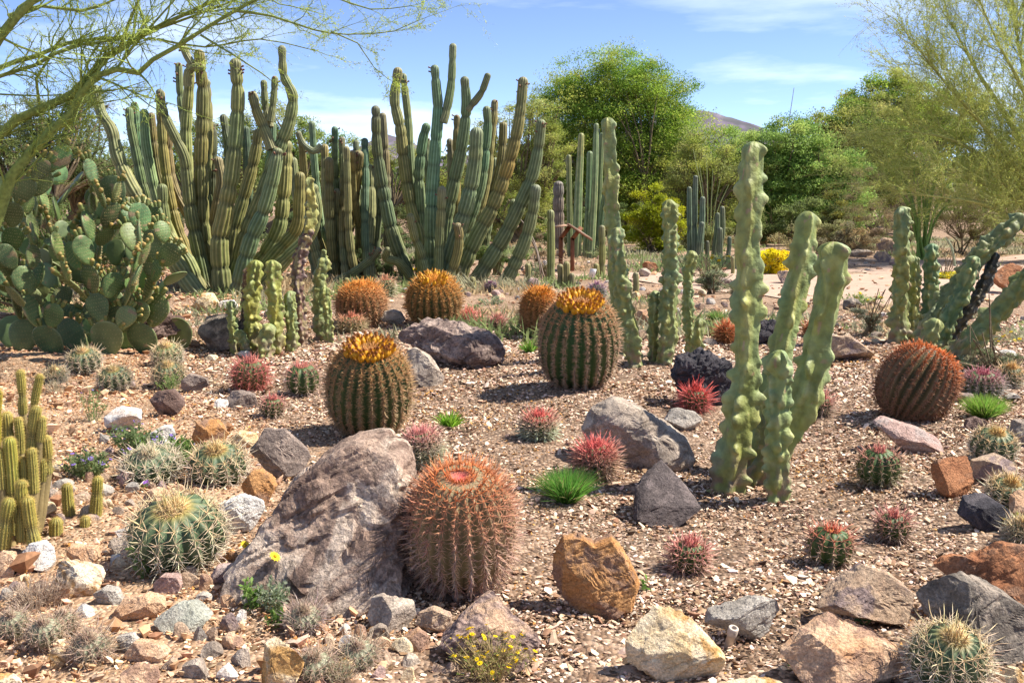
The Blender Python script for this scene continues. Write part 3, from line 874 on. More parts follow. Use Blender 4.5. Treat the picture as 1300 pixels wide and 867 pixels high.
    if fruit:
        me = None
        fs = rad * .19
        pos = []
        for la, cnt in ((63.5, .32), (68, .28), (72.5, .23), (77, .17)):
            c = max(3, int(fruit * cnt))
            for q in range(c):
                pos.append((la + r_.normal(0, 1.1), (q + r_.uniform(-.25, .25)) * 2 * np.pi / c + la))
        for la, a in pos[:90]:
            r, z = prof(np.array([la]))
            b = np.array([r[0] * math.cos(a), r[0] * math.sin(a), z[0] - fs * .1])
            tip = unit(np.array([math.cos(a) * .38 + r_.normal(0, .12), math.sin(a) * .38 + r_.normal(0, .12), 1.0]))
            if me is None:
                mf = MB(); zz_ = np.array([0, .25, .6, .82, .9, 1.15, 1.3]) * fs; rr_ = np.array([.26, .36, .38, .27, .16, .20, .03]) * fs
                P = np.stack([0 * zz_, 0 * zz_, zz_], -1); tt = np.arange(8) * np.pi / 4
                X, Q = rings(P, np.tile([1., 0, 0], (7, 1)), np.tile([0, 1., 0], (7, 1)), rr_[:, None] * np.ones((1, 8)), tt)
                f = np.repeat(np.clip((zz_ / fs - .86) / .3, 0, 1), 8)[:, None]
                mf.add(X, np.array(fcol[0]) * (1 - f) + np.array(fcol[1]) * f, Q=Q)
                o = mf.build('fruit', M_PETAL(), t); me = o.data
            else:
                o = bpy.data.objects.new('fruit', me); COL.objects.link(o); o.parent = t
            o.location = Vector(M @ b); s_ = r_.uniform(.8, 1.15)
            o.rotation_euler = Vector(M @ tip).to_track_quat('Z', 'Y').to_euler(); o.scale = (s_, s_, s_)
    LM.append((phrase or label, cx, base))
    return t

GOLD = 'large barrel cacti in the bed'
barrel('big round orange spined barrel cactus with pink woolly centre in front', 588, 752, 130, 172, ribs=23, body=((.12, .12, .05), (.26, .20, .10)), sp_top=(.70, .25, .09), sp_low=(.60, .40, .29), ln=.055, per=7, rows=28, w=.0014, wool=(.62, .07, .09), ribd=.17, dusty=.22, topfrac=.80, crownrows=False, group=GOLD, seed=1, central=3, phrase='big orange barrel cactus', curve=.5)
barrel('tall dark green barrel cactus with a thick crown of yellow fruits', 733, 493, 98, 127, ribs=22, body=((.03, .085, .025), (.10, .13, .045)), sp_top=(.62, .33, .13), sp_low=(.52, .36, .24), ln=.05, per=12, rows=34, w=.0022, wool=(.55, .26, .12), fruit=84, fcol=((.70, .36, .02), (.34, .12, .02)), group=GOLD, seed=2, phrase='yellow crowned barrel cactus')
barrel('dark green barrel cactus with a ring of golden buds left of centre', 470, 552, 103, 129, ribs=23, body=((.035, .08, .025), (.11, .13, .045)), sp_top=(.58, .30, .10), sp_low=(.50, .34, .19), ln=.048, per=12, rows=34, w=.0019, wool=(.60, .36, .07), fruit=84, fcol=((.66, .33, .02), (.26, .09, .02)), group=GOLD, seed=3, tilt=(3, -19), phrase='golden budded barrel cactus')
barrel('upright orange barrel cactus behind the long purplish boulder', 552, 413, 66, 68, ribs=22, body=((.06, .09, .03), (.14, .13, .05)), sp_top=(.72, .33, .05), sp_low=(.46, .27, .12), ln=.07, per=13, rows=26, w=.0032, wool=(.62, .33, .04), fruit=30, fcol=((.66, .36, .02), (.45, .2, .02)), group=GOLD, seed=4)
barrel('orange barrel cactus leftmost in the row behind the bed', 462, 415, 60, 58, ribs=22, body=((.08, .09, .03), (.18, .14, .06)), sp_top=(.70, .28, .05), sp_low=(.55, .32, .17), ln=.075, per=14, rows=24, w=.0034, wool=(.60, .26, .05), group=GOLD, seed=5, tilt=(-4, -12))
barrel('orange barrel cactus half hidden behind the yellow crowned barrel', 684, 427, 44, 66, ribs=20, body=((.07, .09, .03), (.15, .13, .05)), sp_top=(.70, .28, .04), sp_low=(.50, .28, .14), ln=.07, per=13, rows=24, w=.0032, wool=(.60, .26, .04), fruit=24, fcol=((.60, .25, .02), (.4, .14, .02)), group=GOLD, seed=6)
barrel('leaning red brown barrel cactus with a fiery spined top at right', 1140, 537, 92, 106, ribs=24, body=((.07, .07, .03), (.28, .18, .10)), sp_top=(.70, .19, .04), sp_low=(.36, .19, .11), ln=.042, per=8, rows=30, w=.0022, ribd=.2, wool=(.55, .16, .03), group=GOLD, seed=7, tilt=(27, 2), central=3, phrase='leaning red barrel cactus')

RED = 'small red spined barrel cacti'
def red(label, cx, base, wp, hp, sd, top=(.66, .17, .14), low=(.56, .30, .23), ln=.05, **k):
    a = dict(ribs=11 + sd % 4, body=((.035, .075, .02), (.10, .15, .04)), sp_top=top, sp_low=low, ln=ln, per=6, rows=8, w=.0018, wool=(.26, .17, .07), group=RED, seed=sd, central=3, ribd=.22, name='small_barrel_cactus', curve=.3, tilt=(((sd * 53) % 15) - 7, -8), topfrac=.85, crownrows=False, squat=.72 + .02 * ((sd * 29) % 12))
    a.update(k)
    a['ln'] *= 1.15 * (.85 + .3 * ((sd * 37) % 10) / 10); a['top'] = None; a.pop('top')
    a['sp_top'] = tuple(np.array(a['sp_top']) * np.array([.92, 1.25, 1.25])); a['sp_low'] = tuple(np.array(a['sp_low']) * np.array([.9, 1.25, 1.2]))
    return barrel(label, cx, base, wp * .74, hp * .76, **a)
red('bright red spined ball cactus left of the other red ones', 317, 497, 56, 54, 11, low=(.66, .16, .13), ln=.07, per=10)
red('green ribbed ball cactus with pink spines right of the bright red one', 386, 502, 56, 52, 12, ln=.06)
red('small pink spined ball cactus in front of the two at left', 345, 531, 38, 36, 13, ln=.05)
red('pinkish ball cactus in front of the leftmost orange barrel', 447, 422, 42, 28, 14, top=(.72, .20, .12), low=(.62, .36, .22), ln=.07, w=.0026, per=12)
red('pale pink spined ball cactus touching the huge boulder', 540, 596, 64, 68, 15, top=(.74, .22, .20), low=(.62, .42, .30), ln=.05, per=11, rows=13, ribs=16)
red('pale spined ball cactus with a red tip in the centre', 683, 560, 58, 48, 16, top=(.76, .12, .10), low=(.60, .46, .34), ln=.055, per=11, rows=11, ribs=15)
red('red topped ball cactus left of the long tan boulder', 758, 610, 66, 62, 17, top=(.76, .12, .11), low=(.58, .28, .20), ln=.055, per=11, rows=12, ribs=16)
red('small scarlet spined cactus in front of the black lava boulder', 881, 524, 42, 40, 18, top=(.74, .07, .06), low=(.64, .14, .12), ln=.075)
red('dark green ribbed ball cactus with a red top right of the tall pale cactus', 1115, 618, 72, 66, 19, ln=.045, rows=8, low=(.50, .30, .20))
red('ball cactus with red spines and an orange centre in the lower right', 1050, 719, 76, 68, 20, ln=.05, wool=(.62, .25, .04), top=(.74, .16, .09))
red('small red spined ball cactus beside the one with the orange centre', 1133, 687, 56, 46, 21, ln=.045)
red('low red spined ball cactus above the long grey rock', 872, 730, 62, 58, 22, ln=.05, low=(.66, .30, .24))
red('purplish spined ball cactus behind the bright grass tuft', 1245, 506, 66, 46, 23, top=(.58, .12, .15), low=(.52, .34, .30), ln=.055, per=11, rows=11, ribs=17)
red('small red cactus half hidden behind the tall pale cactus', 1040, 530, 32, 36, 24, ln=.06)
red('tiny red cactus behind the long purplish grey boulder', 632, 419, 24, 20, 25, ln=.09, w=.0026)
red('flat tuft of red spines left of the tiny red cactus', 594, 412, 44, 12, 26, top=(.74, .18, .13), low=(.7, .3, .22), ln=.1, w=.003, per=12)
red('rust red cactus left of the tall pale cactus', 921, 436, 26, 30, 27, top=(.66, .14, .05), low=(.55, .17, .07), ln=.09, w=.0026)
red('rust red cactus seen between the tall pale stems', 1029, 428, 18, 22, 28, top=(.66, .14, .05), low=(.55, .17, .07), ln=.09, w=.0026)
red('pinkish cactus between the two orange barrels at the back', 490, 378, 30, 32, 29, top=(.70, .24, .14), low=(.62, .42, .28), ln=.1, w=.003)
red('small purple cactus at the back of the bed', 624, 372, 18, 18, 30, top=(.30, .10, .16), low=(.32, .18, .20), ln=.06, w=.003)
red('purplish ball cactus behind the yellow crowned barrel', 757, 378, 26, 24, 31, top=(.45, .18, .24), low=(.40, .26, .26), ln=.07, w=.003)

PALE = 'pale spined ball cacti'
def pale(label, cx, base, wp, hp, sd, **k):
    a = dict(ribs=13, body=((.05, .085, .04), (.12, .16, .08)), sp_top=(.74, .56, .28), sp_low=(.72, .62, .48), ln=.06, per=9, rows=8, w=.0020, wool=(.66, .42, .10), group=PALE, seed=sd, central=1, ribd=.2, name='spiny_ball_cactus', curve=.2, topfrac=.62)
    a.update(k)
    return barrel(label, cx, base, wp * .80, hp * .88, **a)
pale('large round cactus with long pale spines and a golden crown at lower left', 232, 724, 148, 108, 41, ln=.085, ribs=15, per=10, rows=9, w=.0017, phrase='large pale spined cactus')
pale('straw spined cactus among purple flowers left of the wedge boulders', 280, 616, 88, 62, 42, ln=.08, sp_top=(.66, .48, .22))
pale('straw spined cactus left of its neighbour among the purple flowers', 195, 613, 84, 50, 43, ln=.09, sp_top=(.62, .54, .36), wool=(.5, .42, .3))
pale('large dark green cactus with long yellowish spines in the lower right corner', 1196, 880, 116, 98, 44, ln=.065, per=8, rows=9, w=.0015, ribs=16)
pale('green spiny ball cactus nearest the prickly pear', 110, 474, 50, 36, 45, ln=.07, w=.002)
pale('green spiny ball cactus with an orange top right of the prickly pear', 148, 496, 50, 36, 46, ln=.06, w=.002)
pale('yellowish spined ball cactus behind its paler neighbour', 215, 466, 46, 36, 47, ln=.075, w=.002, body=((.08, .12, .04), (.15, .18, .08)))
pale('pale haired ball cactus in front of the yellowish one', 217, 492, 48, 38, 48, ln=.08, w=.002, sp_low=(.62, .5, .36))
pale('tiny grey spiny cactus below the prickly pear', 72, 486, 32, 20, 49, ln=.07, w=.002, sp_low=(.5, .45, .36))
pale('straw spined cactus below the grass tuft at right', 1257, 587, 68, 52, 50, ln=.055, sp_top=(.66, .44, .16))
pale('low green cactus with straw spines by the shiny black rock', 1278, 642, 66, 38, 51, ln=.06, sp_top=(.66, .44, .16))
pale('small straw spined cactus at the right edge behind the grass tuft', 1278, 492, 40, 34, 52, ln=.07, sp_top=(.66, .40, .14), w=.002)
pale('greyish spiny cactus at the right edge above the red brown boulder', 1292, 695, 44, 42, 53, ln=.06, sp_low=(.5, .45, .34))
GREY = 'dry grey little cacti at lower left'
def grey(label, cx, base, wp, hp, sd, **k):
    a = dict(ribs=12, body=((.17, .18, .11), (.32, .31, .21)), sp_top=(.50, .37, .27), sp_low=(.50, .38, .28), ln=.042, per=6, rows=8, w=.0011, wool=(.40, .32, .22), group=GREY, seed=sd, central=1, ribd=.2, name='small_grey_cactus', curve=.4)
    a.update(k)
    return barrel(label, cx, base, wp * .8, hp * .85, **a)
grey('grey woolly little cactus in the middle of the dry clump', 62, 822, 52, 46, 61)
grey('grey green little cactus at the left of the dry clump', 20, 810, 46, 42, 62)
grey('grey little cactus at the right of the dry clump', 86, 808, 36, 42, 63)
grey('brown grey little cactus right of the dry clump', 118, 838, 56, 40, 64, ln=.065)
grey('grey haired little cactus right of the cream flat topped rock', 402, 864, 58, 42, 65, ln=.05)
grey('grey little cactus with a pink flower near the orange topped block', 456, 848, 60, 40, 66, ln=.05)
grey('dusky dry cactus in the shade before the huge boulder', 388, 800, 56, 34, 67, ln=.06, sp_low=(.40, .32, .3))
# ------------------------------------------------------------------ tall ribbed columnar cacti
def ribbed(mb, P, rad, ribs, col_v, col_r, r_, per=4, depth=.16, bands=True, band_len=.42, grey_tip=.0, dark=0.0):
    """one ribbed stem along P"""
    P, rad, T, U, V, s, th = tube(P, rad, ribs * per)
    w0_ = band_len
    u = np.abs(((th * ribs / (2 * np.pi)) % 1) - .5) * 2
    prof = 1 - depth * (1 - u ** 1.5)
    mod = np.ones(len(s)); shade = np.ones(len(s)); hue = np.zeros(len(s))
    if bands:
        x = r_.uniform(.2, 1) * band_len
        while x < s[-1] - .08:
            w_ = r_.uniform(.025, .05) * (1 if band_len > .3 else .6)
            amp = r_.uniform(.10, .30)
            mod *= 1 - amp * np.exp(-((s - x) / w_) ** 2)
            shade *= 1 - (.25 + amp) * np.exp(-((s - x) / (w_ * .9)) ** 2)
            seg = (s > x)
            shade *= np.where(seg, r_.uniform(.9, 1.1), 1); hue += np.where(seg, r_.normal(0, .05), 0)
            x += r_.uniform(.45, 1.5) * band_len
    RR = rad[:, None] * mod[:, None] * prof[None]
    RR *= 1 + .02 * vnoise(np.stack([np.repeat(s, len(th)) * 9, np.tile(th, len(s)) * 2, 0 * np.tile(th, len(s))], -1), 3).reshape(RR.shape)
    X, Q = rings(P, U, V, RR, th)
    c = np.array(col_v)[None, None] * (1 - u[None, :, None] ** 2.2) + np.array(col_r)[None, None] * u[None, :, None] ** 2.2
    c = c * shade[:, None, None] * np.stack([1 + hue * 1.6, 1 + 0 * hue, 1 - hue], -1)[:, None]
    tip = np.clip((s - (s[-1] - .38)) / .38, 0, 1)[:, None, None] * grey_tip
    c = c * (1 - tip) + np.array([.20, .16, .13]) * tip
    foot = np.clip(1 - s / .5, 0, 1)[:, None, None] * .35
    c = c * (1 - foot) + np.array([.24, .19, .12]) * foot
    if dark: c = c * (1 - dark) + np.array([.05, .04, .035]) * dark
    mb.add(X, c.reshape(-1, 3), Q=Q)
    return P, rad, T, U, V, s

_BUD = {}
def clump(label, base, stems, seed, name='columnar_cactus', cv=(.06, .105, .035), cr=(.20, .24, .10), ribs=12, step=.05, flowers=.5, group=None, phrase=None, grey=.35, depth=.17, band_len=.42, wscale=1.0, z_up=None):
    r_ = np.random.default_rng(seed)
    g0 = ground(*base)
    t = empty(name, g0, label, 'cactus', group)
    for st in stems:
        pts, w0, w1 = st[0], st[1], st[2]
        d0, d1 = (st[3], st[4]) if len(st) > 4 else (r_.uniform(-.5, .5), r_.uniform(-.8, .8))
        op = st[5] if len(st) > 5 else {}
        Y = g0[1]
        n = len(pts)
        W = []
        for i, (a, b) in enumerate(pts):
            f = i / max(1, n - 1)
            y = Y + d0 + (d1 - d0) * f
            p = at(a, b, y)
            if i == 0 and not op.get('branch'):
                p[2] = float(gh(p[0], p[1])) - .06
            W.append(np.append(p, (w0 + (w1 - w0) * f) * mpp(p) * .5 * wscale))
        S = spline(W, step)
        m = MB()
        tint = r_.uniform(.85, 1.15); yel = r_.uniform(-.1, .14)
        c1 = np.array(cv) * tint * np.array([1 + yel, 1, 1 - yel]); c2 = np.array(cr) * tint * np.array([1 + yel, 1, 1 - yel])
        if op.get('grey'): c1 = c1 * .5 + np.array([.06, .045, .03]); c2 = c2 * .4 + np.array([.16, .125, .09])
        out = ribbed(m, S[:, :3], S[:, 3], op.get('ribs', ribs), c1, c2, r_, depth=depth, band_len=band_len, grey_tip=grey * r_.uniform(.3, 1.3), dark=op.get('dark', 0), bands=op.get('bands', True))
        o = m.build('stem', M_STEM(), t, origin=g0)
        if flowers and not op.get('branch_small') and r_.random() < flowers:
            # little dried flowers and buds round the tip
            P, rad, T, U, V, s = out
            nb = int(r_.integers(3, 8))
            k = np.searchsorted(s, s[-1] - r_.uniform(.05, .35, nb)).clip(0, len(s) - 1)
            a = r_.uniform(0, 2 * np.pi, nb)
            D = U[k] * np.cos(a)[:, None] + V[k] * np.sin(a)[:, None]
            B = P[k] + D * (rad[k] * .8)[:, None]
            for b_, d_ in zip(B, D + T[k] * .5):
                if 'dry_bud' not in _BUD:
                    mf = MB(); zf = np.array([0, .03, .05, .055, .065]); rf = np.array([.010, .014, .016, .019, .004])
                    X, Q = rings(np.stack([0 * zf, 0 * zf, zf], -1), np.tile([1., 0, 0], (5, 1)), np.tile([0, 1., 0], (5, 1)), rf[:, None] * np.ones((1, 6)), np.arange(6) * np.pi / 3)
                    mf.add(X, np.repeat(np.array([[.20, .11, .08]] * 3 + [[.32, .17, .11]] * 2), 6, 0), Q=Q)
                    f = mf.build('flower_bud', M_PETAL(), o); _BUD['dry_bud'] = f.data
                else:
                    f = bpy.data.objects.new('flower_bud', _BUD['dry_bud']); COL.objects.link(f); f.parent = o
                f.location = Vector(b_ - g0); f.rotation_euler = Vector(d_).to_track_quat('Z', 'Y').to_euler()
    if phrase: LM.append((phrase, base[0], base[1]))
    return t

center = [
 ([(536, 345), (533, 300), (522, 263), (513, 208), (508, 163), (501, 128), (505, 92)], 17, 12),
 ([(540, 343), (530, 290), (524, 240), (520, 190), (518, 150), (512, 98)], 14, 9, .5, .7),
 ([(549, 346), (548, 287), (549, 242), (553, 185), (556, 140), (554, 112), (552, 88)], 19, 10.5, -.3, -.5),
 ([(562, 156), (568, 135), (573, 105), (575, 60)], 12, 9, -.45, -.4, dict(branch=1)),
 ([(560, 342), (565, 287), (574, 242), (584, 198), (590, 160), (592, 130), (590, 103)], 19, 11, -.2, -.6),
 ([(593, 140), (602, 130), (612, 116), (619, 97)], 9.5, 8, -.55, -.6, dict(branch=1)),
 ([(567, 345), (588, 300), (600, 270), (611, 232), (616, 190), (619, 160), (618, 140)], 15, 10, .4, .3),
 ([(575, 342), (602, 290), (618, 230), (623, 180), (627, 150), (628, 131)], 12, 8.5, .7, .9),
 ([(580, 340), (608, 300), (626, 245), (635, 210), (638, 185), (639, 160)], 13, 10, .8, 1.0),
 ([(579, 350), (604, 303), (625, 264), (642, 220), (655, 173), (661, 137), (664, 104)], 20, 12, -.3, -.4),
 ([(602, 350), (640, 300), (662, 256), (676, 222), (683, 190), (687, 158)], 20, 12, -.5, -.7),
 ([(562, 349), (580, 300), (595, 250), (603, 205), (605, 170)], 21, 16, -.7, -.9),
 ([(640, 356), (664, 312), (676, 270), (680, 241)], 17, 13, -.6, -.8),
 ([(541, 345), (534, 265), (532, 222), (536, 182), (541, 162)], 15, 11, .3, .2),
 ([(522, 346), (500, 302), (490, 258), (482, 214), (478, 180), (477, 140)], 19, 11, -.2, -.4),
 ([(494, 330), (491, 240), (488, 180), (486, 148)], 12, 9, .8, .9, dict(grey=1)),
 ([(576, 342), (580, 240), (579, 190), (580, 150)], 10, 8, 1.0, 1.1),
 ([(556, 348), (558, 310), (560, 270), (561, 242)], 13, 11, -.9, -1.0),
 ([(545, 352), (534, 320), (526, 300), (521, 276)], 12, 10, -.9, -1.0),
 ([(566, 346), (580, 325), (583, 300), (581, 288)], 12, 10, -1.0, -1.1),
 ([(530, 350), (508, 335), (490, 328), (492, 318)], 11, 9, -.6, -.8, dict(bands=False)),
 ([(629, 350), (640, 310), (648, 280), (652, 258)], 12, 10, .9, 1.0),
 ([(566, 340), (572, 230), (572, 200), (571, 180)], 10, 8, 1.1, 1.2, dict(grey=1)),
 ([(610, 335), (622, 270), (628, 230), (629, 205)], 11, 9, 1.1, 1.3),
 ([(541, 340), (545, 240), (541, 200), (542, 180)], 11, 9, 1.1, 1.2, dict(dark=.3)),
]
clump('tall clump of ribbed columnar cactus stems in the centre against the sky', (575, 354), center, 21, group='tall ribbed cactus clumps', phrase='tall central ribbed clump', cv=(.115, .145, .052), cr=(.28, .30, .14), wscale=1.06)
left = [
 ([(270, 352), (258, 300), (255, 225), (256, 170), (257, 115), (253, 70)], 19, 12.5, -.2, -.4),
 ([(262, 345), (242, 260), (236, 180), (238, 135), (240, 110), (241, 86)], 16, 11, 0, -.1),
 ([(238, 110), (239, 92), (246, 86), (256, 86)], 10, 10, -.5, -.55, dict(branch=1)),
 ([(244, 82), (238, 72), (232, 58)], 9, 9, -.45, -.4, dict(branch=1)),
 ([(233, 155), (229, 125), (227, 84)], 9, 8, .1, .15, dict(branch=1)),
 ([(262, 345), (244, 280), (238, 228), (234, 200), (221, 172), (208, 143), (203, 118)], 17, 9, -.4, -.6),
 ([(258, 345), (231, 305), (220, 270), (210, 215), (205, 160), (204, 120)], 14, 10, .3, .4),
 ([(283, 364), (279, 310), (286, 270), (294, 221), (300, 165), (302, 121), (299, 82)], 23, 14, -.9, -1.0),
 ([(292, 352), (312, 300), (332, 250), (348, 205), (366, 160), (372, 128), (368, 112), (360, 95), (358, 63)], 20, 9.5, -.7, -.9),
 ([(345, 190), (337, 168), (326, 142), (321, 122)], 13, 11, -.9, -.85, dict(branch=1)),
 ([(343, 162), (337, 135), (335, 106)], 9, 8, -.2, -.1, dict(branch=1)),
 ([(343, 155), (347, 130), (349, 101)], 9, 8, -.3, -.25, dict(branch=1)),
 ([(298, 356), (318, 308), (334, 270), (346, 228), (352, 196)], 20, 15, -1.1, -1.2),
 ([(288, 352), (297, 297), (311, 245), (322, 205), (328, 170)], 17, 12, -.3, -.3),
 ([(252, 368), (222, 332), (200, 290), (168, 240), (150, 200), (142, 166), (129, 145), (121, 114)], 22, 11, -1.0, -.5),
 ([(240, 350), (205, 300), (184, 245), (172, 190), (166, 160), (164, 141)], 15, 9, .2, .3),
 ([(245, 348), (212, 300), (188, 245), (177, 190), (174, 160), (171, 134)], 14, 9, .5, .6),
 ([(250, 350), (222, 310), (200, 255), (188, 200), (184, 170), (183, 144)], 14, 10, .1, .1),
 ([(252, 345), (220, 280), (203, 230), (195, 180), (192, 148)], 13, 9, .8, .9, dict(dark=.25)),
 ([(275, 350), (262, 250), (264, 180), (264, 140), (262, 106)], 14, 10, .7, .8, dict(dark=.25)),
 ([(290, 340), (288, 250), (290, 190), (287, 170), (284, 150)], 12, 9, .6, .7, dict(dark=.2)),
 ([(312, 345), (315, 260), (314, 200), (312, 165)], 13, 9, .7, .8, dict(dark=.5)),
 ([(305, 350), (350, 300), (360, 250), (363, 210), (364, 185)], 19, 13, .2, .3),
 ([(310, 352), (352, 320), (376, 290), (380, 255), (381, 225)], 18, 12, -.2, -.4),
 ([(320, 354), (362, 330), (392, 300), (402, 268), (398, 240)], 17, 12, -.6, -.9),
 ([(278, 350), (272, 300), (276, 258), (281, 230), (277, 205)], 14, 11, 0, 0, dict(grey=1)),
 ([(265, 342), (268, 280), (270, 240), (271, 180), (270, 160)], 12, 8, .9, 1.0, dict(dark=.6)),
 ([(256, 352), (238, 330), (216, 300), (208, 270), (206, 240)], 17, 12, -.6, -.7),
 ([(300, 340), (330, 270), (340, 220), (345, 190), (346, 160)], 13, 9, .6, .7),
 ([(268, 350), (246, 290), (222, 240), (214, 200), (214, 170)], 13, 10, .5, .5, dict(grey=1)),
]
clump('largest clump of tall ribbed yellow green columns behind the prickly pear', (272, 364), left, 22, group='tall ribbed cactus clumps', phrase='tall left ribbed clump', cv=(.12, .148, .045), cr=(.30, .31, .13), wscale=1.10, grey=.3)
mid = []
r_ = np.random.default_rng(77)
for bx, tx, ty, by, w in [(412, 372, 205, 345, 14), (420, 383, 180, 350, 12), (418, 396, 158, 345, 11), (430, 412, 188, 350, 13), (445, 425, 165, 345, 11), (425, 418, 205, 355, 14), (440, 434, 178, 350, 11),
                          (452, 440, 190, 350, 11), (418, 455, 198, 356, 18), (455, 452, 182, 345, 10), (468, 463, 180, 350, 12), (470, 470, 215, 352, 15), (478, 481, 205, 350, 13), (432, 428, 245, 356, 14), (440, 443, 232, 348, 10), (462, 448, 195, 345, 10), (475, 459, 240, 350, 12), (405, 377, 250, 350, 13)]:
    m1 = (bx * .55 + tx * .45 + r_.uniform(-3, 3), by - (by - ty) * .3)
    mid.append(([(bx, by), m1, (tx * .85 + bx * .15 + r_.uniform(-2, 2), by - (by - ty) * .65), (tx, ty)], w * 1.1, w * .78, r_.uniform(-.6, .9), r_.uniform(-.6, 1.0)))
mid.append(([(408, 185), (398, 192), (384, 182), (379, 170)], 9, 7.5, -.7, -.8, dict(branch=1)))
mid.append(([(420, 355), (450, 345), (470, 330), (480, 318)], 11, 9, -1.0, -1.1))
clump('dense grey green column clump between the two tallest clumps', (440, 352), mid, 23, group='tall ribbed cactus clumps', phrase='middle column clump', cv=(.12, .145, .06), cr=(.27, .285, .14), grey=.3)
clump('group of slender straight columns behind the information stand', (738, 326), [
  ([(724, 326), (723, 250), (722, 200)], 8, 7, .3, .3), ([(732, 326), (735, 240), (738, 173)], 13, 8, -.2, -.2), ([(744, 326), (748, 240), (749, 196)], 9, 8, .2, .2),
  ([(750, 327), (755, 240), (757, 160)], 10, 7, -.2, 0), ([(757, 326), (761, 240), (764, 172)], 9, 7, .4, .5), ([(760, 327), (764, 280), (768, 250)], 11, 8, .3, .2)],
  24, name='columnar_cactus', cv=(.09, .14, .05), cr=(.30, .33, .15), ribs=7, flowers=0, step=.12, band_len=1.2, grey=.2, phrase='slender columns behind the stand')
clump('thick brown grey column beside the slender columns', (710, 322), [([(710, 322), (709, 265), (709, 237)], 14, 14, 0, 0, dict(grey=1, ribs=14))], 25, cv=(.15, .10, .07), cr=(.32, .23, .17), flowers=0, step=.1)
clump('group of grey green columns beyond the middle lumpy cacti', (885, 325), [
  ([(876, 322), (875, 270), (875, 240)], 7, 6, .2, .2), ([(882, 325), (882, 270), (883, 226)], 8, 6.5, 0, 0), ([(889, 325), (891, 285), (892, 253)], 8, 7, -.1, -.1), ([(886, 326), (889, 300), (891, 285)], 8, 7, -.4, -.4),
  ([(906, 328), (910, 295), (911, 273)], 8, 6, .1, .1), ([(912, 328), (917, 295), (917, 265)], 8, 6.5, .3, .3), ([(914, 328), (914, 308), (914, 292)], 8, 7, -.3, -.3), ([(924, 326), (926, 312), (926, 303)], 6, 5.5, 0, 0), ([(897, 326), (898, 316), (898, 308)], 6, 5, 0, 0)],
  26, cv=(.06, .10, .05), cr=(.2, .24, .16), ribs=8, flowers=0, step=.12, band_len=1.0, phrase='grey green columns')
PUP = 'small young columns around the information stand'
def pup(label, x, base, top, w, sd, **k):
    clump(label, (x, base), [([(x, base), (x + .5, (base + top) / 2), (x, top)], w, w * .92, 0, 0)], sd, name='young_columnar_cactus', cv=(.12, .14, .03), cr=(.34, .32, .12), ribs=10, flowers=0, step=.06, band_len=.6, group=PUP, **k)
pup('slim yellow green column left of the information stand', 699, 358, 271, 10.5, 31, phrase='slim yellow green column')
pup('short column left of the slim yellow green column', 670, 363, 338, 8, 32)
pup('leftmost of three stubby columns before the information stand', 711, 363, 339, 8.5, 33)
pup('middle of three stubby columns before the information stand', 719, 363, 336, 9, 34)
pup('smallest of three stubby columns before the information stand', 726, 363, 350, 8, 35)
pup('yellowish column on the right of the information stand', 764, 352, 290, 9, 36)
pup('stub of a column beside the white plant tag', 757, 353, 338, 8, 37)
pup('stub of a column right of the middle lumpy cacti', 807, 371, 349, 8, 38)
pup('tiny green column behind the leftmost orange barrel', 440, 368, 356, 8, 39)
pup('small green column behind the upright orange barrel', 583, 357, 341, 9, 40)
pup('short column right of the upright orange barrel', 600, 366, 355, 8, 41)
pup('short column left of the far yellow cushion bush', 930, 348, 328, 5, 42)
pup('left of two short columns before the yellow cushion bush', 976, 344, 325, 8, 43)
pup('right of two short columns before the yellow cushion bush', 987, 346, 331, 8, 44)
for q, (x, w_) in enumerate(((968, 'leftmost'), (981, 'second'), (993, 'third'), (1005, 'rightmost'))):
    clump(w_ + ' of the golden spined clumps under the dark far shrubs', (x, 310), [([(x + d, 310), (x + d * 1.15, 300), (x + d * 1.2, 290 + abs(d) * .8 + (d * 7 + q * 3) % 4)], 4, 3.2, (d % 3) * .2, 0) for d in (-5, -2, 1, 4)], 50 + q,
          name='golden_columnar_cactus', cv=(.30, .24, .05), cr=(.62, .48, .18), flowers=0, step=.12, ribs=9, group='golden clumps beyond the path')

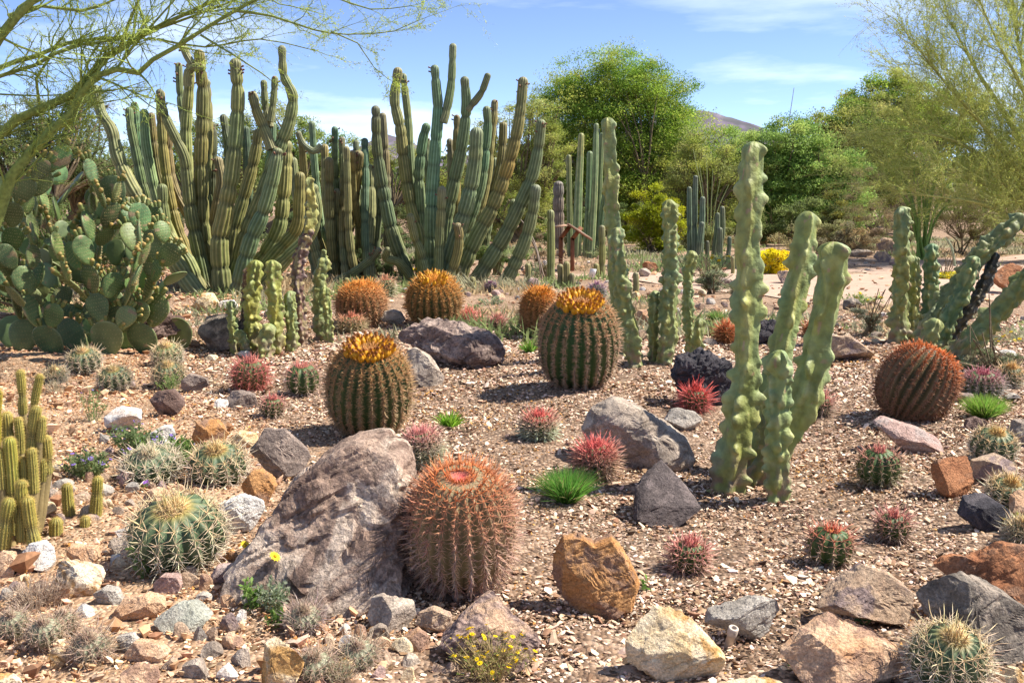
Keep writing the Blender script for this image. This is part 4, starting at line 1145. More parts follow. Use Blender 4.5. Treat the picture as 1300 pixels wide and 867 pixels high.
# ------------------------------------------------------------------ golden torch cacti at the left edge
def torch(label, base, stems, seed, group=None, phrase=None):
    r_ = np.random.default_rng(seed)
    g0 = ground(*base); t = empty('torch_cactus', g0, label, 'cactus', group)
    for pts, w0, w1, d in stems:
        W = []
        for i, (a, b) in enumerate(pts):
            f = i / max(1, len(pts) - 1)
            p = at(a, b, g0[1] + d)
            if i == 0 and b > 635: p[2] = min(p[2], float(gh(p[0], p[1])) + .05)
            W.append(np.append(p, (w0 + (w1 - w0) * f) * mpp(p) * .43))
        if len(W) == 2: W.insert(1, (W[0] + W[1]) / 2)
        foot = W[0].copy()
        S = spline(W, .012)
        m = MB(); ribs = 13
        P, rad, T, U, V, s = ribbed(m, S[:, :3], S[:, 3], ribs, (.17, .18, .02), (.46, .38, .05), r_, depth=.16, band_len=.22, per=4)
        if pts[0][1] <= 635:
            q0 = foot[:3] * .35 + (g0 + np.array([0, d * .6, 0])) * .65; q0[2] = -.03
            Sf = spline([np.append(q0, .03), np.append((q0 + foot[:3]) / 2 + np.array([0, 0, -.03]), .025), np.append(foot[:3], foot[3] * .8)], .02)
            X, Q = rings(Sf[:, :3], frames(Sf[:, :3])[1], frames(Sf[:, :3])[2], Sf[:, 3:4] * np.ones((1, 12)), np.arange(12) * np.pi / 6)
            m.add(X, (.26, .20, .09), Q=Q)
        o = m.build('stem', M_STEM(), t, origin=g0)
        ms = MB()
        ks = np.arange(1, len(s) - 1, 1)
        K, A = np.meshgrid(ks, (np.arange(ribs) + .0) * 2 * np.pi / ribs, indexing='ij')
        K = np.repeat(K.ravel(), 4); A = np.repeat(A.ravel(), 4)
        D = U[K] * np.cos(A)[:, None] + V[K] * np.sin(A)[:, None]
        B = P[K] + D * (rad[K] * .98)[:, None]
        spines(ms, B, D + r_.normal(0, .55, D.shape) + T[K] * .2, r_.uniform(.006, .018, len(K)), .0005, cvar((.66, .50, .16), len(K), .25))
        ms.build('spine_coat', M_SPINE(), o, origin=g0)
    LM.append((phrase or label, base[0], base[1]))
torch('branching clump of golden green torch cacti at the left edge', (18, 690), [
  ([(29, 525), (28, 500), (26, 475)], 13, 12, .25), ([(40, 545), (44, 510), (50, 480)], 13, 11, .22), ([(40, 570), (43, 545), (46, 522)], 17, 15, .1), ([(10, 560), (9, 540), (8, 530)], 18, 17, .15),
  ([(26, 575), (25, 550), (23, 535)], 13, 12, .15), ([(51, 560), (53, 545), (53, 534)], 13, 12, .1), ([(18, 650), (15, 600), (12, 563)], 22, 19, 0), ([(43, 625), (42, 600), (40, 575)], 15, 14, .03),
  ([(31, 615), (31, 598), (30, 585)], 13, 12, .03), ([(26, 640), (27, 625), (27, 616)], 18, 16, -.08), ([(4, 695), (8, 660), (11, 640)], 22, 20, -.12), ([(44, 690), (38, 660), (35, 638)], 20, 19, -.1),
  ([(60, 600), (60, 580), (58, 560)], 17, 16, .12), ([(-4, 640), (-5, 560), (-3, 500)], 16, 13, .1), ([(54, 610), (55, 598), (54, 586)], 13, 12, .1), ([(2, 620), (0, 590), (-2, 575)], 18, 16, -.02)], 71, phrase='clump of golden torch cacti')
TC = 'single torch cacti beside the clump'
torch('left of two upright single torch cacti beside the clump', (87, 654), [([(88, 656), (86, 635), (85, 620)], 18, 15, 0)], 72, TC)
torch('right and taller of two upright single torch cacti beside the clump', (122, 655), [([(121, 657), (123, 630), (124, 611)], 18, 15, 0)], 73, TC)
torch('low round torch cactus below the two upright ones', (71, 678), [([(71, 678), (71, 670), (71, 665)], 20, 19, 0)], 74, TC)
torch('smallest golden tufted torch cactus below the taller upright one', (108, 668), [([(108, 669), (108, 664), (108, 661)], 15, 14, 0)], 75, TC)

# ------------------------------------------------------------------ lumpy totem pole cacti
def totem(label, base, stems, seed, group='lumpy pale totem cacti', phrase=None, cv=(.17, .21, .075), cr=(.31, .34, .155), name='lumpy_cactus'):
    r_ = np.random.default_rng(seed)
    g0 = ground(*base); t = empty(name, g0, label, 'cactus', group)
    for st in stems:
        pts, w0, w1, d0, d1 = st[:5]
        op = st[5] if len(st) > 5 else {}
        W = []
        for i, (a, b) in enumerate(pts):
            f = i / max(1, len(pts) - 1)
            p = at(a, b, g0[1] + d0 + (d1 - d0) * f)
            if i == 0 and not op.get('branch'): p[2] = float(gh(p[0], p[1])) - .05
            W.append(np.append(p, (w0 + (w1 - w0) * f) * mpp(p) * .5))
        rm = np.mean([w[3] for w in W])
        S = spline(W, rm * .13)
        n = 60
        P, rad, T, U, V, s, th = tube(S[:, :3], S[:, 3], n)
        ribs = op.get('ribs', 5)
        lump = op.get('lump', 1.0)
        RR = np.ones((len(s), n)); C = np.zeros((len(s), n))
        tw = op.get('twist', r_.uniform(-.5, .5))
        a0 = r_.uniform(0, 6.28)
        base_r = np.full((len(s), n), .62)
        for k in range(ribs):
            c = a0 + k * 2 * np.pi / ribs + tw * s[:, None] / s[-1] + .22 * np.sin(s[:, None] / rm * (.7 + .13 * k) + k * 2)
            da = (th[None] - c + np.pi) % (2 * np.pi) - np.pi
            rd = np.exp(-(np.abs(da) / (1.15 / ribs * 1.0)) ** 1.5)
            wav = np.full((len(s), 1), .30 - .20 * min(1, max(0, lump - .5)))
            x = r_.uniform(0, 1) * rm
            while x < s[-1]:
                wd_ = rm * (r_.uniform(.18, .55) if lump > 1 else r_.uniform(.35, .75))
                wav[:, 0] = np.maximum(wav[:, 0], (.16 + r_.uniform(.05, .55) * (.7 + .35 * lump)) * np.exp(-np.abs((s - x) / wd_) ** 2.6))
                x += rm * (r_.uniform(.4, 1.5) if lump > 1 else r_.uniform(.8, 2.4))
            base_r = np.maximum(base_r, .62 + rd * wav)
            C = np.maximum(C, rd)
        big = vnoise(np.stack([np.repeat(s / rm * .8, n), np.tile(np.cos(th), len(s)) * .9, np.tile(np.sin(th), len(s)) * .9 + seed], -1), 5).reshape(RR.shape)
        # rounded knobs, meeting in creases, sit along the ribs and between them
        kr = rm * (.46 if lump > 1 else .62)
        nk = int(s[-1] / rm * (4.2 if lump > 1 else 2.4) * 1.6) + 4
        ks_ = r_.uniform(0, s[-1], nk); kt = a0 + r_.integers(0, ribs, nk) * 2 * np.pi / ribs + tw * ks_ / s[-1] + r_.normal(0, .3, nk)
        kh = r_.uniform(.35, 1.0, nk); kk = kr * r_.uniform(.65, 1.3, nk)
        dome = np.zeros_like(RR)
        for q in range(nk):
            dth = (th[None] - kt[q] + np.pi) % (2 * np.pi) - np.pi
            d2 = ((s[:, None] - ks_[q]) / kk[q]) ** 2 + (dth * rm * .85 / kk[q]) ** 2
            dome = np.maximum(dome, kh[q] * np.sqrt(np.clip(1 - d2, 0, 1)))
        ka = .30 if lump > 1 else .14
        RR = rad[:, None] * 1.05 * ((.6 if lump > 1 else 1.0) * (base_r - .62) + .66 + .14 * big + ka * dome)
        C = np.clip(C * .5 + dome * .6, 0, 1)
        end = np.clip((s[-1] - s) / (rm * 1.6), 0, 1)[:, None]
        X, Q = rings(P, U, V, RR, th)
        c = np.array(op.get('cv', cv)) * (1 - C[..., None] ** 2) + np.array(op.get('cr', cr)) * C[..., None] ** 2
        yel = vnoise(np.stack([np.repeat(s / rm * .35, n), np.tile(np.cos(th), len(s)), np.tile(np.sin(th), len(s)) + 3 * seed], -1), 8).reshape(RR.shape)[..., None]
        c = c * (1 + np.array([.20, .04, -.22]) * np.clip(yel + .25, -.6, 1))
        sc_ = vnoise(np.stack([np.repeat(s / rm * 2.2, n), np.tile(np.cos(th), len(s)) * 2.2, np.tile(np.sin(th), len(s)) * 2.2 + 9 * seed], -1), 12).reshape(RR.shape)[..., None]
        c = np.where(sc_ > op.get('scar', .74), np.array([.30, .235, .12]), c)
        if 'seam' in op:
            da = np.abs((th[None] - op['seam'] - .25 * np.sin(s[:, None] / rm * .7) + np.pi) % (2 * np.pi) - np.pi)
            c = np.where((da < .10 + .06 * sc_[..., 0])[..., None], np.array([.17, .11, .08]), c)
        if op.get('foot', 1): 
            f = np.clip(1.3 - s / (rm * 3.4), 0, 1)[:, None, None] * np.clip(.45 + 1.3 * sc_, 0, .95)
            c = c * (1 - f) + np.array([.24, .17, .12]) * f
        m = MB(); m.add(X, c.reshape(-1, 3), Q=Q)
        m.build('stem', M_WAX(), t, origin=g0)
    LM.append((phrase or label, base[0], base[1]))
FR = dict(cv=(.195, .24, .08), cr=(.34, .375, .17))
totem('tall pale green lumpy cactus with four thick stems in the foreground', (958, 618), [
  ([(924, 608), (935, 560), (945, 500), (949, 430), (950, 340), (952, 260), (956, 195)], 42, 30, -.05, .05, dict(ribs=4, lump=.95, **FR)),
  ([(958, 600), (966, 550), (982, 480), (998, 420), (1014, 350), (1024, 283)], 36, 30, .25, .55, dict(ribs=4, lump=.8, seam=4.2, **FR)),
  ([(975, 602), (995, 560), (1020, 510), (1040, 430), (1052, 380), (1057, 326)], 40, 38, .1, .15, dict(ribs=5, lump=.8, **FR)),
  ([(990, 620), (986, 570), (989, 510), (990, 462)], 32, 36, -.22, -.2, dict(ribs=6, lump=1.25, cv=(.17, .23, .085), cr=(.31, .35, .17))),
  ([(955, 612), (968, 590), (975, 560), (976, 530)], 26, 22, .05, .1, dict(ribs=5, lump=.8, cv=(.16, .17, .08), cr=(.22, .24, .12), scar=.3))], 81, phrase='tall pale lumpy cactus')
totem('two tall lumpy stems right of the yellow crowned barrel', (803, 462), [
  ([(788, 420), (781, 340), (777, 270), (775, 205), (772, 158)], 24, 17, .5, .5, dict(ribs=4, lump=.5, cv=(.185, .225, .075), cr=(.33, .355, .155))),
  ([(808, 465), (800, 420), (791, 370), (786, 330), (784, 298)], 26, 19, -.1, -.1, dict(ribs=5, lump=1.2))], 82, phrase='two tall middle lumpy stems')
totem('lumpy cactus of four stems in the middle with curly edges', (846, 462), [
  ([(843, 463), (848, 410), (850, 350), (851, 300), (850, 264)], 24, 22, 0, 0, dict(ribs=6, lump=1.4)),
  ([(879, 420), (873, 390), (873, 350), (877, 326)], 14, 16, .4, .4, dict(ribs=6, lump=1.3)),
  ([(883, 448), (886, 430), (888, 410)], 17, 13, .1, .1, dict(ribs=5, lump=1.0, cv=(.17, .2, .07))),
  ([(831, 443), (830, 405), (831, 376)], 15, 15, .1, .1, dict(ribs=5, lump=1.1))], 83, phrase='curly middle lumpy cactus')
totem('short lumpy cactus group with a brown withered stem at left of centre', (350, 447), [
  ([(322, 425), (320, 390), (322, 362), (324, 340)], 22, 20, .1, .1, dict(ribs=6, lump=1.3, cv=(.23, .25, .06), cr=(.37, .37, .13))),
  ([(352, 446), (350, 400), (348, 365), (346, 340)], 21, 20, -.1, -.1, dict(ribs=5, lump=1.1, cv=(.23, .25, .06), cr=(.37, .37, .13))),
  ([(371, 444), (370, 410), (368, 376)], 18, 14, 0, 0, dict(ribs=6, lump=1.3)),
  ([(382, 434), (380, 390), (378, 340), (392, 295)], 18, 16, .35, .4, dict(ribs=5, lump=1.3, cv=(.13, .08, .065), cr=(.22, .15, .12), scar=.2)),
  ([(392, 297), (396, 265), (393, 232)], 17, 14, .4, .45, dict(branch=1, ribs=4, lump=.9, cv=(.26, .26, .08), cr=(.36, .34, .13), foot=0)),
  ([(297, 424), (295, 405), (293, 388)], 13, 13, 0, 0, dict(ribs=5, lump=1.2)),
  ([(336, 448), (338, 432), (340, 420)], 24, 20, -.25, -.25, dict(ribs=6, lump=1.5)),
  ([(316, 446), (308, 432), (306, 425)], 16, 14, -.1, -.1, dict(ribs=5, lump=1.4)),
  ([(312, 436), (310, 405), (313, 345)], 10, 9, .2, .2, dict(ribs=5, lump=1.3, cv=(.12, .08, .065), cr=(.2, .14, .11), scar=.2))], 84, phrase='short lumpy cactus group')
totem('two lumpy stems standing apart beside the withered one', (412, 434), [
  ([(410, 434), (407, 395), (406, 360), (410, 335)], 20, 18, .05, .05, dict(ribs=5, lump=1.2)),
  ([(418, 434), (417, 405), (413, 370)], 13, 12, -.1, -.1, dict(ribs=5, lump=1.2, cv=(.18, .22, .07))),
  ([(410, 342), (412, 330), (411, 320)], 9, 7, .05, .05, dict(branch=1, ribs=4, lump=1.2, foot=0))], 85, phrase='two lumpy stems')
totem('upright lumpy cactus with three knobby stems left of the sprawling one', (1145, 436), [
  ([(1142, 437), (1142, 390), (1145, 330), (1145, 272)], 27, 20, 0, 0, dict(ribs=7, lump=1.7)),
  ([(1160, 405), (1160, 370), (1160, 333)], 18, 16, .15, .15, dict(ribs=7, lump=1.5)),
  ([(1178, 400), (1182, 350), (1183, 318)], 22, 18, .2, .2, dict(ribs=7, lump=1.5, cv=(.10, .18, .085)))], 86, phrase='upright knobby lumpy cactus')
totem('sprawling lumpy cactus with stems leaning out to the right', (1190, 462), [
  ([(1165, 432), (1190, 400), (1215, 365), (1250, 320), (1290, 282)], 28, 26, .3, .5, dict(ribs=7, lump=1.5, seam=4.7, cv=(.13, .16, .06), cr=(.22, .25, .12))),
  ([(1192, 462), (1225, 440), (1265, 400), (1310, 345)], 30, 28, -.1, -.2, dict(ribs=7, lump=1.6, cv=(.13, .17, .06), cr=(.23, .26, .12))),
  ([(1186, 450), (1203, 410), (1222, 370), (1236, 335)], 26, 20, .1, .15, dict(ribs=7, lump=1.6, cv=(.09, .15, .065))),
  ([(1190, 440), (1225, 400), (1248, 365), (1262, 328)], 20, 16, .4, .5, dict(ribs=6, lump=1.2, cv=(.05, .05, .04), cr=(.09, .09, .07))),
  ([(1180, 455), (1178, 435), (1186, 415)], 26, 22, -.1, -.1, dict(ribs=7, lump=1.6))], 87, phrase='sprawling lumpy cactus')

# ------------------------------------------------------------------ prickly pear
def prickly_pear():
    r_ = np.random.default_rng(31)
    g0 = ground(70, 452)
    g0[1] += .75; g0[2] = float(gh(g0[0], g0[1]))
    t = empty('prickly_pear', g0, 'big shaded prickly pear with flat green pads and yellowish buds at left', 'cactus')
    bud_me = None
    # envelope of the bush in pixels: pads must stay under the outline the bush has
    env = [(-70, 185), (-40, 172), (60, 178), (110, 186), (140, 215), (165, 250), (205, 255), (236, 300), (246, 345), (240, 395), (140, 400), (110, 440), (60, 462), (-70, 470)]
    def inside(px, py):
        c = False
        for (x1, y1), (x2, y2) in zip(env, env[1:] + env[:1]):
            if (y1 > py) != (y2 > py) and px < (x2 - x1) * (py - y1) / (y2 - y1) + x1: c = not c
        return c
    def proj(p):
        q = p - CAM
        f = q[1] * CP - q[2] * SP
        return W0 / 2 + F * q[0] / f, H0 / 2 - F * (q[1] * SP + q[2] * CP) / f
    pads = []
    def add(base, axis, nrm, ln):
        axis = axis / np.linalg.norm(axis); nrm = nrm - axis * nrm.dot(axis); nrm /= np.linalg.norm(nrm)
        pads.append((base, axis, nrm, ln))
        return base + axis * ln
    front = []
    for bx, by in [(-.75, .1), (-.5, -.35), (-.2, .1), (.1, -.3), (.45, .0), (.75, -.2), (-.4, .45), (.3, .4), (.55, .35), (-.05, -.55), (.95, .1), (.4, -.45)]:
        b = g0 + np.array([bx, by, -.03]); b[2] = float(gh(b[0], b[1])) - .04
        a = np.array([r_.normal(0, .35) + .25 * bx, r_.normal(-.1, .2), 1.0])
        n = np.array([r_.normal(.1, .5), -1, r_.normal(0, .2)])
        ln = r_.uniform(.34, .44)
        add(b, a, n, ln); front.append((len(pads) - 1, 0))
    tries = 0
    while len(pads) < 175 and tries < 40000:
        tries += 1
        k = int(r_.integers(0, len(front))); i, gen = front[k] if r_.random() < .5 else front[-1 - int(r_.integers(0, min(14, len(front))))]
        b, ax, nr, ln = pads[i]
        if gen > 7: continue
        side = np.cross(ax, nr)
        ph = r_.uniform(-1.15, 1.15)
        s = b + ax * ln * (.52 + .46 * math.cos(ph)) + side * math.sin(ph) * ln * .40
        a2 = unit(ax * math.cos(ph * .8) + side * math.sin(ph * .9) + np.array([0, 0, .45]) + r_.normal(0, .22, 3))
        n2 = unit(nr + r_.normal(0, .8, 3) + np.array([0.1, -.25, .12]))
        l2 = r_.uniform(.23, .37) * (1 - .02 * gen)
        tip = s + a2 * l2
        x, y = proj(tip)
        mid_ = s + a2 * l2 * .5
        if not inside(x, y) or tip[2] < .1 or abs(tip[1] - g0[1]) > 1.15: continue
        if any(np.linalg.norm(mid_ - (q[0] + q[1] * q[3] * .5)) < .135 for q in pads): continue
        add(s, a2, n2, l2); front.append((len(pads) - 1, gen + 1))
    print('pads', len(pads), tries)
    pads.sort(key=lambda q: q[0][1] + q[1][1] * q[3] * .5)
    back = MB()
    mat = attr_mat('prickly_pear_skin', .5, .35, .2, 7.0, bump=.2, bscale=30)
    for i, (b, ax, nr, ln) in enumerate(pads):
        side = np.cross(ax, nr)
        V, T = ico(4)
        wv = ln * r_.uniform(.38, .44); z = (V[:, 2] + 1) / 2
        wid = wv * (.62 + .58 * z - .2 * z * z) / .95
        x = V[:, 0] * wid; y = np.sign(V[:, 1]) * np.abs(V[:, 1]) ** .8 * .016 * (1 + .7 * (1 - z)); zz = z * ln
        bend = r_.uniform(-.25, .25)
        y = y + bend * (x * x) / ln + r_.uniform(-.12, .12) * (zz - ln / 2) ** 2 / ln
        P = b + x[:, None] * side + y[:, None] * nr + zz[:, None] * ax
        base_c = np.array([.105, .17, .062]) * r_.uniform(.8, 1.3) * np.array([r_.uniform(.85, 1.35), 1, r_.uniform(.75, 1.2)])
        # areoles on a diagonal grid, pale dots
        c = np.tile(base_c, (len(V), 1))
        blot = vnoise(np.stack([x * 14, zz * 14, np.full(len(x), i * 3.3)], -1), 6)
        c = c * (1 + .22 * blot[:, None])
        c = np.where((blot > .66)[:, None], np.array([.26, .20, .11]), c)
        rim = np.hypot(V[:, 0], V[:, 2]) > .965
        c = np.where(rim[:, None], c * .6 + np.array([.13, .13, .06]), c)
        if i >= 98:
            back.add(P, c, T=T)
            continue
        m = MB(); m.add(P, c, T=T)
        o = m.build('pad', mat, t, origin=g0)
        ma = MB()
        uu, vv = np.meshgrid(np.arange(-4, 5), np.arange(1, 9)); uu = uu.ravel() + (vv.ravel() % 2) * .5; vv = vv.ravel()
        zz = vv / 9.0; xx = uu * .19
        ww = wv * (.62 + .58 * zz - .2 * zz * zz) / .95 * np.sqrt(np.clip(1 - (2 * zz - 1) ** 2, 0, 1))
        xr = xx * wv
        ok = np.abs(xr) < ww * .93
        for sgn in (1, -1):
            th_ = .016 * (1 + .7 * (1 - zz)) * np.clip(1 - (xr / np.maximum(ww, 1e-4)) ** 2, .02, 1) ** .4 * np.sqrt(np.clip(1 - (2 * zz - 1) ** 2, 0.05, 1)) ** .8
            y_ = sgn * th_ + bend * (xr ** 2) / ln
            B = (b + xr[:, None] * side + y_[:, None] * nr + (zz * ln)[:, None] * ax)[ok]
            for _ in range(3):
                spines(ma, B, sgn * nr + r_.normal(0, .6, (ok.sum(), 3)), .017, .0014, (.58, .47, .24))
        ma.build('spine_coat', M_SPINE(), o, origin=g0)
        # buds along the upper rim
        x_, y_ = proj(b + ax * ln)
        nb = int(r_.integers(4, 9)) if (x_ > 70 or y_ < 290) and r_.random() < .85 else int(r_.integers(0, 4))
        for q in range(nb):
            ph = (q - (nb - 1) / 2) * .36 + r_.normal(0, .08)
            wz = .5 + .5 * math.cos(ph)
            ww_ = wv * (.62 + .58 * wz - .2 * wz * wz) / .95 * abs(math.sin(ph)) * (1 if ph > 0 else -1)
            B = b + ax * ln * wz * .99 + side * ww_ + nr * (bend * ww_ ** 2 / ln)
            D = unit(ax * math.cos(ph * .8) + side * math.sin(ph * .8) + r_.normal(0, .15, 3))
            if bud_me is None:
                mf = MB(); zf = np.array([0, .012, .03, .048, .055, .066, .07]); rf = np.array([.006, .014, .018, .017, .019, .012, .001])
                X, Q = rings(np.stack([0 * zf, 0 * zf, zf], -1), np.tile([1., 0, 0], (7, 1)), np.tile([0, 1., 0], (7, 1)), rf[:, None] * np.ones((1, 8)), np.arange(8) * np.pi / 4)
                f = np.repeat(np.clip((zf - .05) / .012, 0, 1), 8)[:, None]
                mf.add(X, np.array([.22, .27, .09]) * (1 - f) + np.array([.52, .36, .12]) * f, Q=Q)
                fo = mf.build('flower_bud', M_PETAL(), o); bud_me = fo.data
            else:
                fo = bpy.data.objects.new('flower_bud', bud_me); COL.objects.link(fo); fo.parent = o
            fo.location = Vector(B - g0); fo.rotation_euler = Vector(D).to_track_quat('Z', 'Y').to_euler()
            sc2 = r_.uniform(.75, 1.35); fo.scale = (sc2, sc2, sc2)
    if back.n:
        back.build('pad_mass', mat, t, origin=g0)['kind'] = 'stuff'
    LM.append(('prickly pear', 90, 450))
prickly_pear()
# ------------------------------------------------------------------ trees and shrubs
def crown_tree(label, base_x, D, blobs, cols, n, leaf, seed, name='tree', cat='tree', group=None, trunk=.16, twigc=(.16, .12, .07), clump_r=.45, phrase=None, base_pt=None, flower=None, gap=.0, slender=.4, droop=0.0):
    """blobs: ellipsoids given in pixels (x, y, rx, ry) at distance D"""
    global rng
    keep = rng; rng = np.random.default_rng(seed)
    b = at(base_x, 300, D); b[2] = float(gh(b[0], b[1]))
    k = D / F
    t = empty(name, b, label, cat, group)
    cen = []
    tot = sum(q[2] * q[3] for q in blobs)
    for (x, y, rx, ry) in blobs:
        c = at(x, y, D)
        m = max(3, int(n / 260 * (rx * ry) / tot))
        v = unit(rng.normal(size=(m, 3))) * (rng.random((m, 1)) ** .45)
        lobes = 1 + .28 * vnoise(v * 2.2 + seed + x, 4)[:, None]
        cen.append(c + v * lobes * np.array([rx * k, .75 * (rx + ry) / 2 * k, ry * k]))
    cen = np.concatenate(cen)
    cen[:, 2] = np.maximum(cen[:, 2], .05)
    if cat == 'bush':
        lo, hi = cen[:, 2].min(), cen[:, 2].max()
        cen[:, 2] = .06 + (cen[:, 2] - lo) * (hi - .06) / max(.05, hi - lo)
    m = len(cen)
    per = max(1, int(n / m))
    idx = np.repeat(np.arange(m), per)
    cr = clump_r * rng.uniform(.5, 1.25, m)
    off = unit(rng.normal(size=(len(idx), 3))) * rng.random((len(idx), 1)) ** .6 * np.array([1, 1, .6]) * cr[idx][:, None] * .95
    P = cen[idx] + off
    P[:, 2] -= droop * np.hypot(off[:, 0], off[:, 1])
    P[:, 2] = np.maximum(P[:, 2], .03)
    ct = rng.random(m)
    cols = np.asarray(cols)
    ci = (ct * len(cols)).astype(int).clip(0, len(cols) - 1)
    col = cols[ci][idx] * (1 + .3 * (rng.random(m)[idx][:, None] - .5)) * (1 + .5 * (rng.random((len(idx), 1)) - .5))
    mb = MB()
    leaves(mb, P, leaf * rng.uniform(.6, 1.4, len(P)), leaf * slender * rng.uniform(.6, 1.3, len(P)), col, updir=.5)
    mb.build('crown', M_LEAF(), t, origin=b)
    # limbs reach from the foot into every clump, in two curved segments
    m_ = MB()
    sel = np.arange(m) if m < 260 else rng.choice(m, 260, False)
    nl = max(3, min(9, len(sel) // 12))
    hz = np.median(cen[:, 2]) * .45
    roots = np.stack([b[0] + rng.normal(0, trunk * 1.6, nl), b[1] + rng.normal(0, trunk * 1.6, nl), np.full(nl, -.1)], -1)
    ctr = cen.mean(0)
    knots = np.stack([b[0] + (ctr[0] - b[0]) * .4 + rng.normal(0, .5, nl) * np.ptp(cen[:, 0]) * .22, b[1] + rng.normal(0, .5, nl) * np.ptp(cen[:, 0]) * .2, hz * rng.uniform(.6, 1.3, nl)], -1)
    for r0, k0 in zip(roots, knots):
        S = spline([np.append(r0, trunk), np.append((r0 + k0) / 2 + rng.normal(0, .12, 3), trunk * .8), np.append(k0, trunk * .62)], .25)
        Pq, ra, T, U, V, s, th = tube(S[:, :3], S[:, 3], 6, dome=False)
        X, Q = rings(Pq, U, V, np.repeat(ra[:, None], 6, 1), th); m_.add(X, twigc, Q=Q)
    m_.build('trunk', M_BARK(), t, origin=b)
    ml = MB()
    near_k = knots[np.argmin(np.linalg.norm(cen[sel][:, None] - knots[None], axis=2), axis=1)]
    midp = near_k * .45 + cen[sel] * .55 + rng.normal(0, .15, (len(sel), 3)); midp[:, 2] += .15
    for A_, B_, r1, r2 in ((near_k, midp, .3, .16), (midp, cen[sel], .16, .05)):
        X, Q = sticks(A_, B_, trunk * r1, trunk * r2, 4); ml.add(X, twigc, Q=Q)
    # fine twigs in the clumps
    q = rng.choice(len(P), min(len(P), 2500), False)
    X, Q = sticks(cen[idx[q]], P[q], trunk * .05, trunk * .02, 3); ml.add(X, twigc, Q=Q)
    ml.build('limb', M_BARK(), t, origin=b)
    rng = keep
    if phrase: LM.append((phrase, base_x, 300))
    return t

G1 = [(.24, .38, .05), (.32, .46, .065), (.40, .50, .08), (.17, .30, .04), (.46, .50, .10)]
G2 = [(.36, .40, .08), (.44, .46, .12), (.30, .36, .07), (.40, .45, .15)]
G3 = [(.24, .38, .09), (.31, .45, .11), (.19, .32, .07), (.40, .50, .13)]
G4 = [(.22, .26, .05), (.30, .29, .08), (.16, .21, .05), (.13, .18, .03)]
G5 = [(.34, .38, .02), (.42, .43, .02), (.26, .31, .015)]
DRY = [(.38, .29, .17), (.30, .22, .13), (.33, .29, .15), (.24, .21, .11)]
crown_tree('tall bright green feathery tree in the middle of the background', 790, 42, [(735, 130, 62, 50), (795, 108, 60, 44), (855, 148, 46, 52), (705, 150, 42, 44), (760, 185, 85, 50), (850, 205, 60, 50), (790, 240, 85, 45), (775, 80, 42, 18), (700, 215, 44, 50), (900, 195, 34, 44), (820, 130, 60, 46), (770, 150, 70, 50), (690, 262, 50, 26), (880, 250, 40, 36), (760, 275, 70, 18), (790, 215, 70, 40), (735, 245, 60, 36), (840, 255, 50, 32)], G1, 300000, .052, 91, clump_r=.8, slender=.3, phrase='tall green tree')
crown_tree('loose yellow green tree behind the central ribbed clump', 650, 34, [(640, 190, 40, 50), (690, 215, 42, 60), (610, 210, 30, 45), (655, 255, 60, 44), (672, 150, 30, 30), (598, 260, 36, 40), (690, 165, 30, 40), (640, 285, 70, 18)], G2, 60000, .045, 92, clump_r=.5, slender=.22)
crown_tree('hazy yellow green tree between the tall green tree and the dark tree', 890, 33, [(890, 215, 40, 42), (915, 240, 32, 45), (865, 245, 28, 45), (895, 270, 45, 36), (875, 190, 25, 25), (890, 292, 50, 16), (935, 225, 24, 40)], G2, 50000, .045, 93, clump_r=.45, slender=.22)
crown_tree('dark green dense tree behind the tall pale cactus', 1000, 37, [(965, 195, 36, 40), (1010, 190, 45, 40), (1045, 215, 40, 45), (985, 240, 55, 42), (1040, 255, 50, 36), (1080, 230, 30, 36), (965, 268, 35, 28), (1000, 275, 70, 24), (1060, 275, 50, 20), (940, 215, 30, 40)], G3, 130000, .052, 94, clump_r=.55, slender=.35)
crown_tree('green tree with yellow topped clumps left of the big palo verde', 1080, 44, [(1070, 185, 48, 40), (1110, 170, 50, 44), (1150, 190, 45, 45), (1040, 165, 30, 22), (1100, 225, 60, 34), (1160, 235, 50, 30)], [(.20, .28, .05), (.42, .43, .11), (.15, .24, .045), (.3, .36, .07), (.48, .46, .15)], 90000, .055, 95, clump_r=.6, slender=.4)
crown_tree('tallest rear tree with a green rounded top behind the palo verde', 1125, 55, [(1122, 118, 36, 26), (1095, 140, 34, 24), (1160, 128, 40, 30), (1200, 150, 60, 40), (1140, 165, 60, 30)], G1, 60000, .07, 96, clump_r=.7)
crown_tree('grey green feathery bush tree behind the prickly pear', 60, 24, [(60, 150, 50, 36), (110, 150, 32, 40), (20, 175, 45, 40), (85, 190, 60, 36), (100, 115, 24, 22), (-30, 170, 50, 45), (60, 220, 110, 40), (150, 225, 60, 40)], [(.22, .28, .10), (.28, .33, .13), (.17, .23, .08)], 60000, .04, 97, clump_r=.5, slender=.2)
crown_tree('leafy green bush filling in behind the prickly pear', 60, 13.5, [(40, 290, 90, 60), (130, 310, 70, 50), (-30, 280, 60, 60)], [(.14, .2, .06), (.2, .26, .08), (.1, .15, .05)], 30000, .03, 90, name='bush', cat='bush', trunk=.03, clump_r=.3, slender=.3)
crown_tree('green tree seen between the columns at the far left', 345, 40, [(340, 160, 40, 34), (300, 175, 40, 40), (380, 185, 50, 34), (345, 215, 90, 40), (440, 200, 40, 34), (250, 190, 50, 40), (470, 225, 36, 38), (180, 200, 50, 40), (420, 245, 80, 34)], [(.25, .35, .08), (.34, .41, .11), (.18, .28, .06), (.4, .44, .16)], 60000, .06, 98, clump_r=.6, slender=.3)
crown_tree('yellow green tree seen between the two tallest clumps', 480, 38, [(470, 205, 30, 26), (515, 210, 30, 34), (540, 240, 34, 34), (490, 245, 44, 30), (575, 235, 34, 40)], G2, 16000, .055, 99, clump_r=.5, slender=.25)
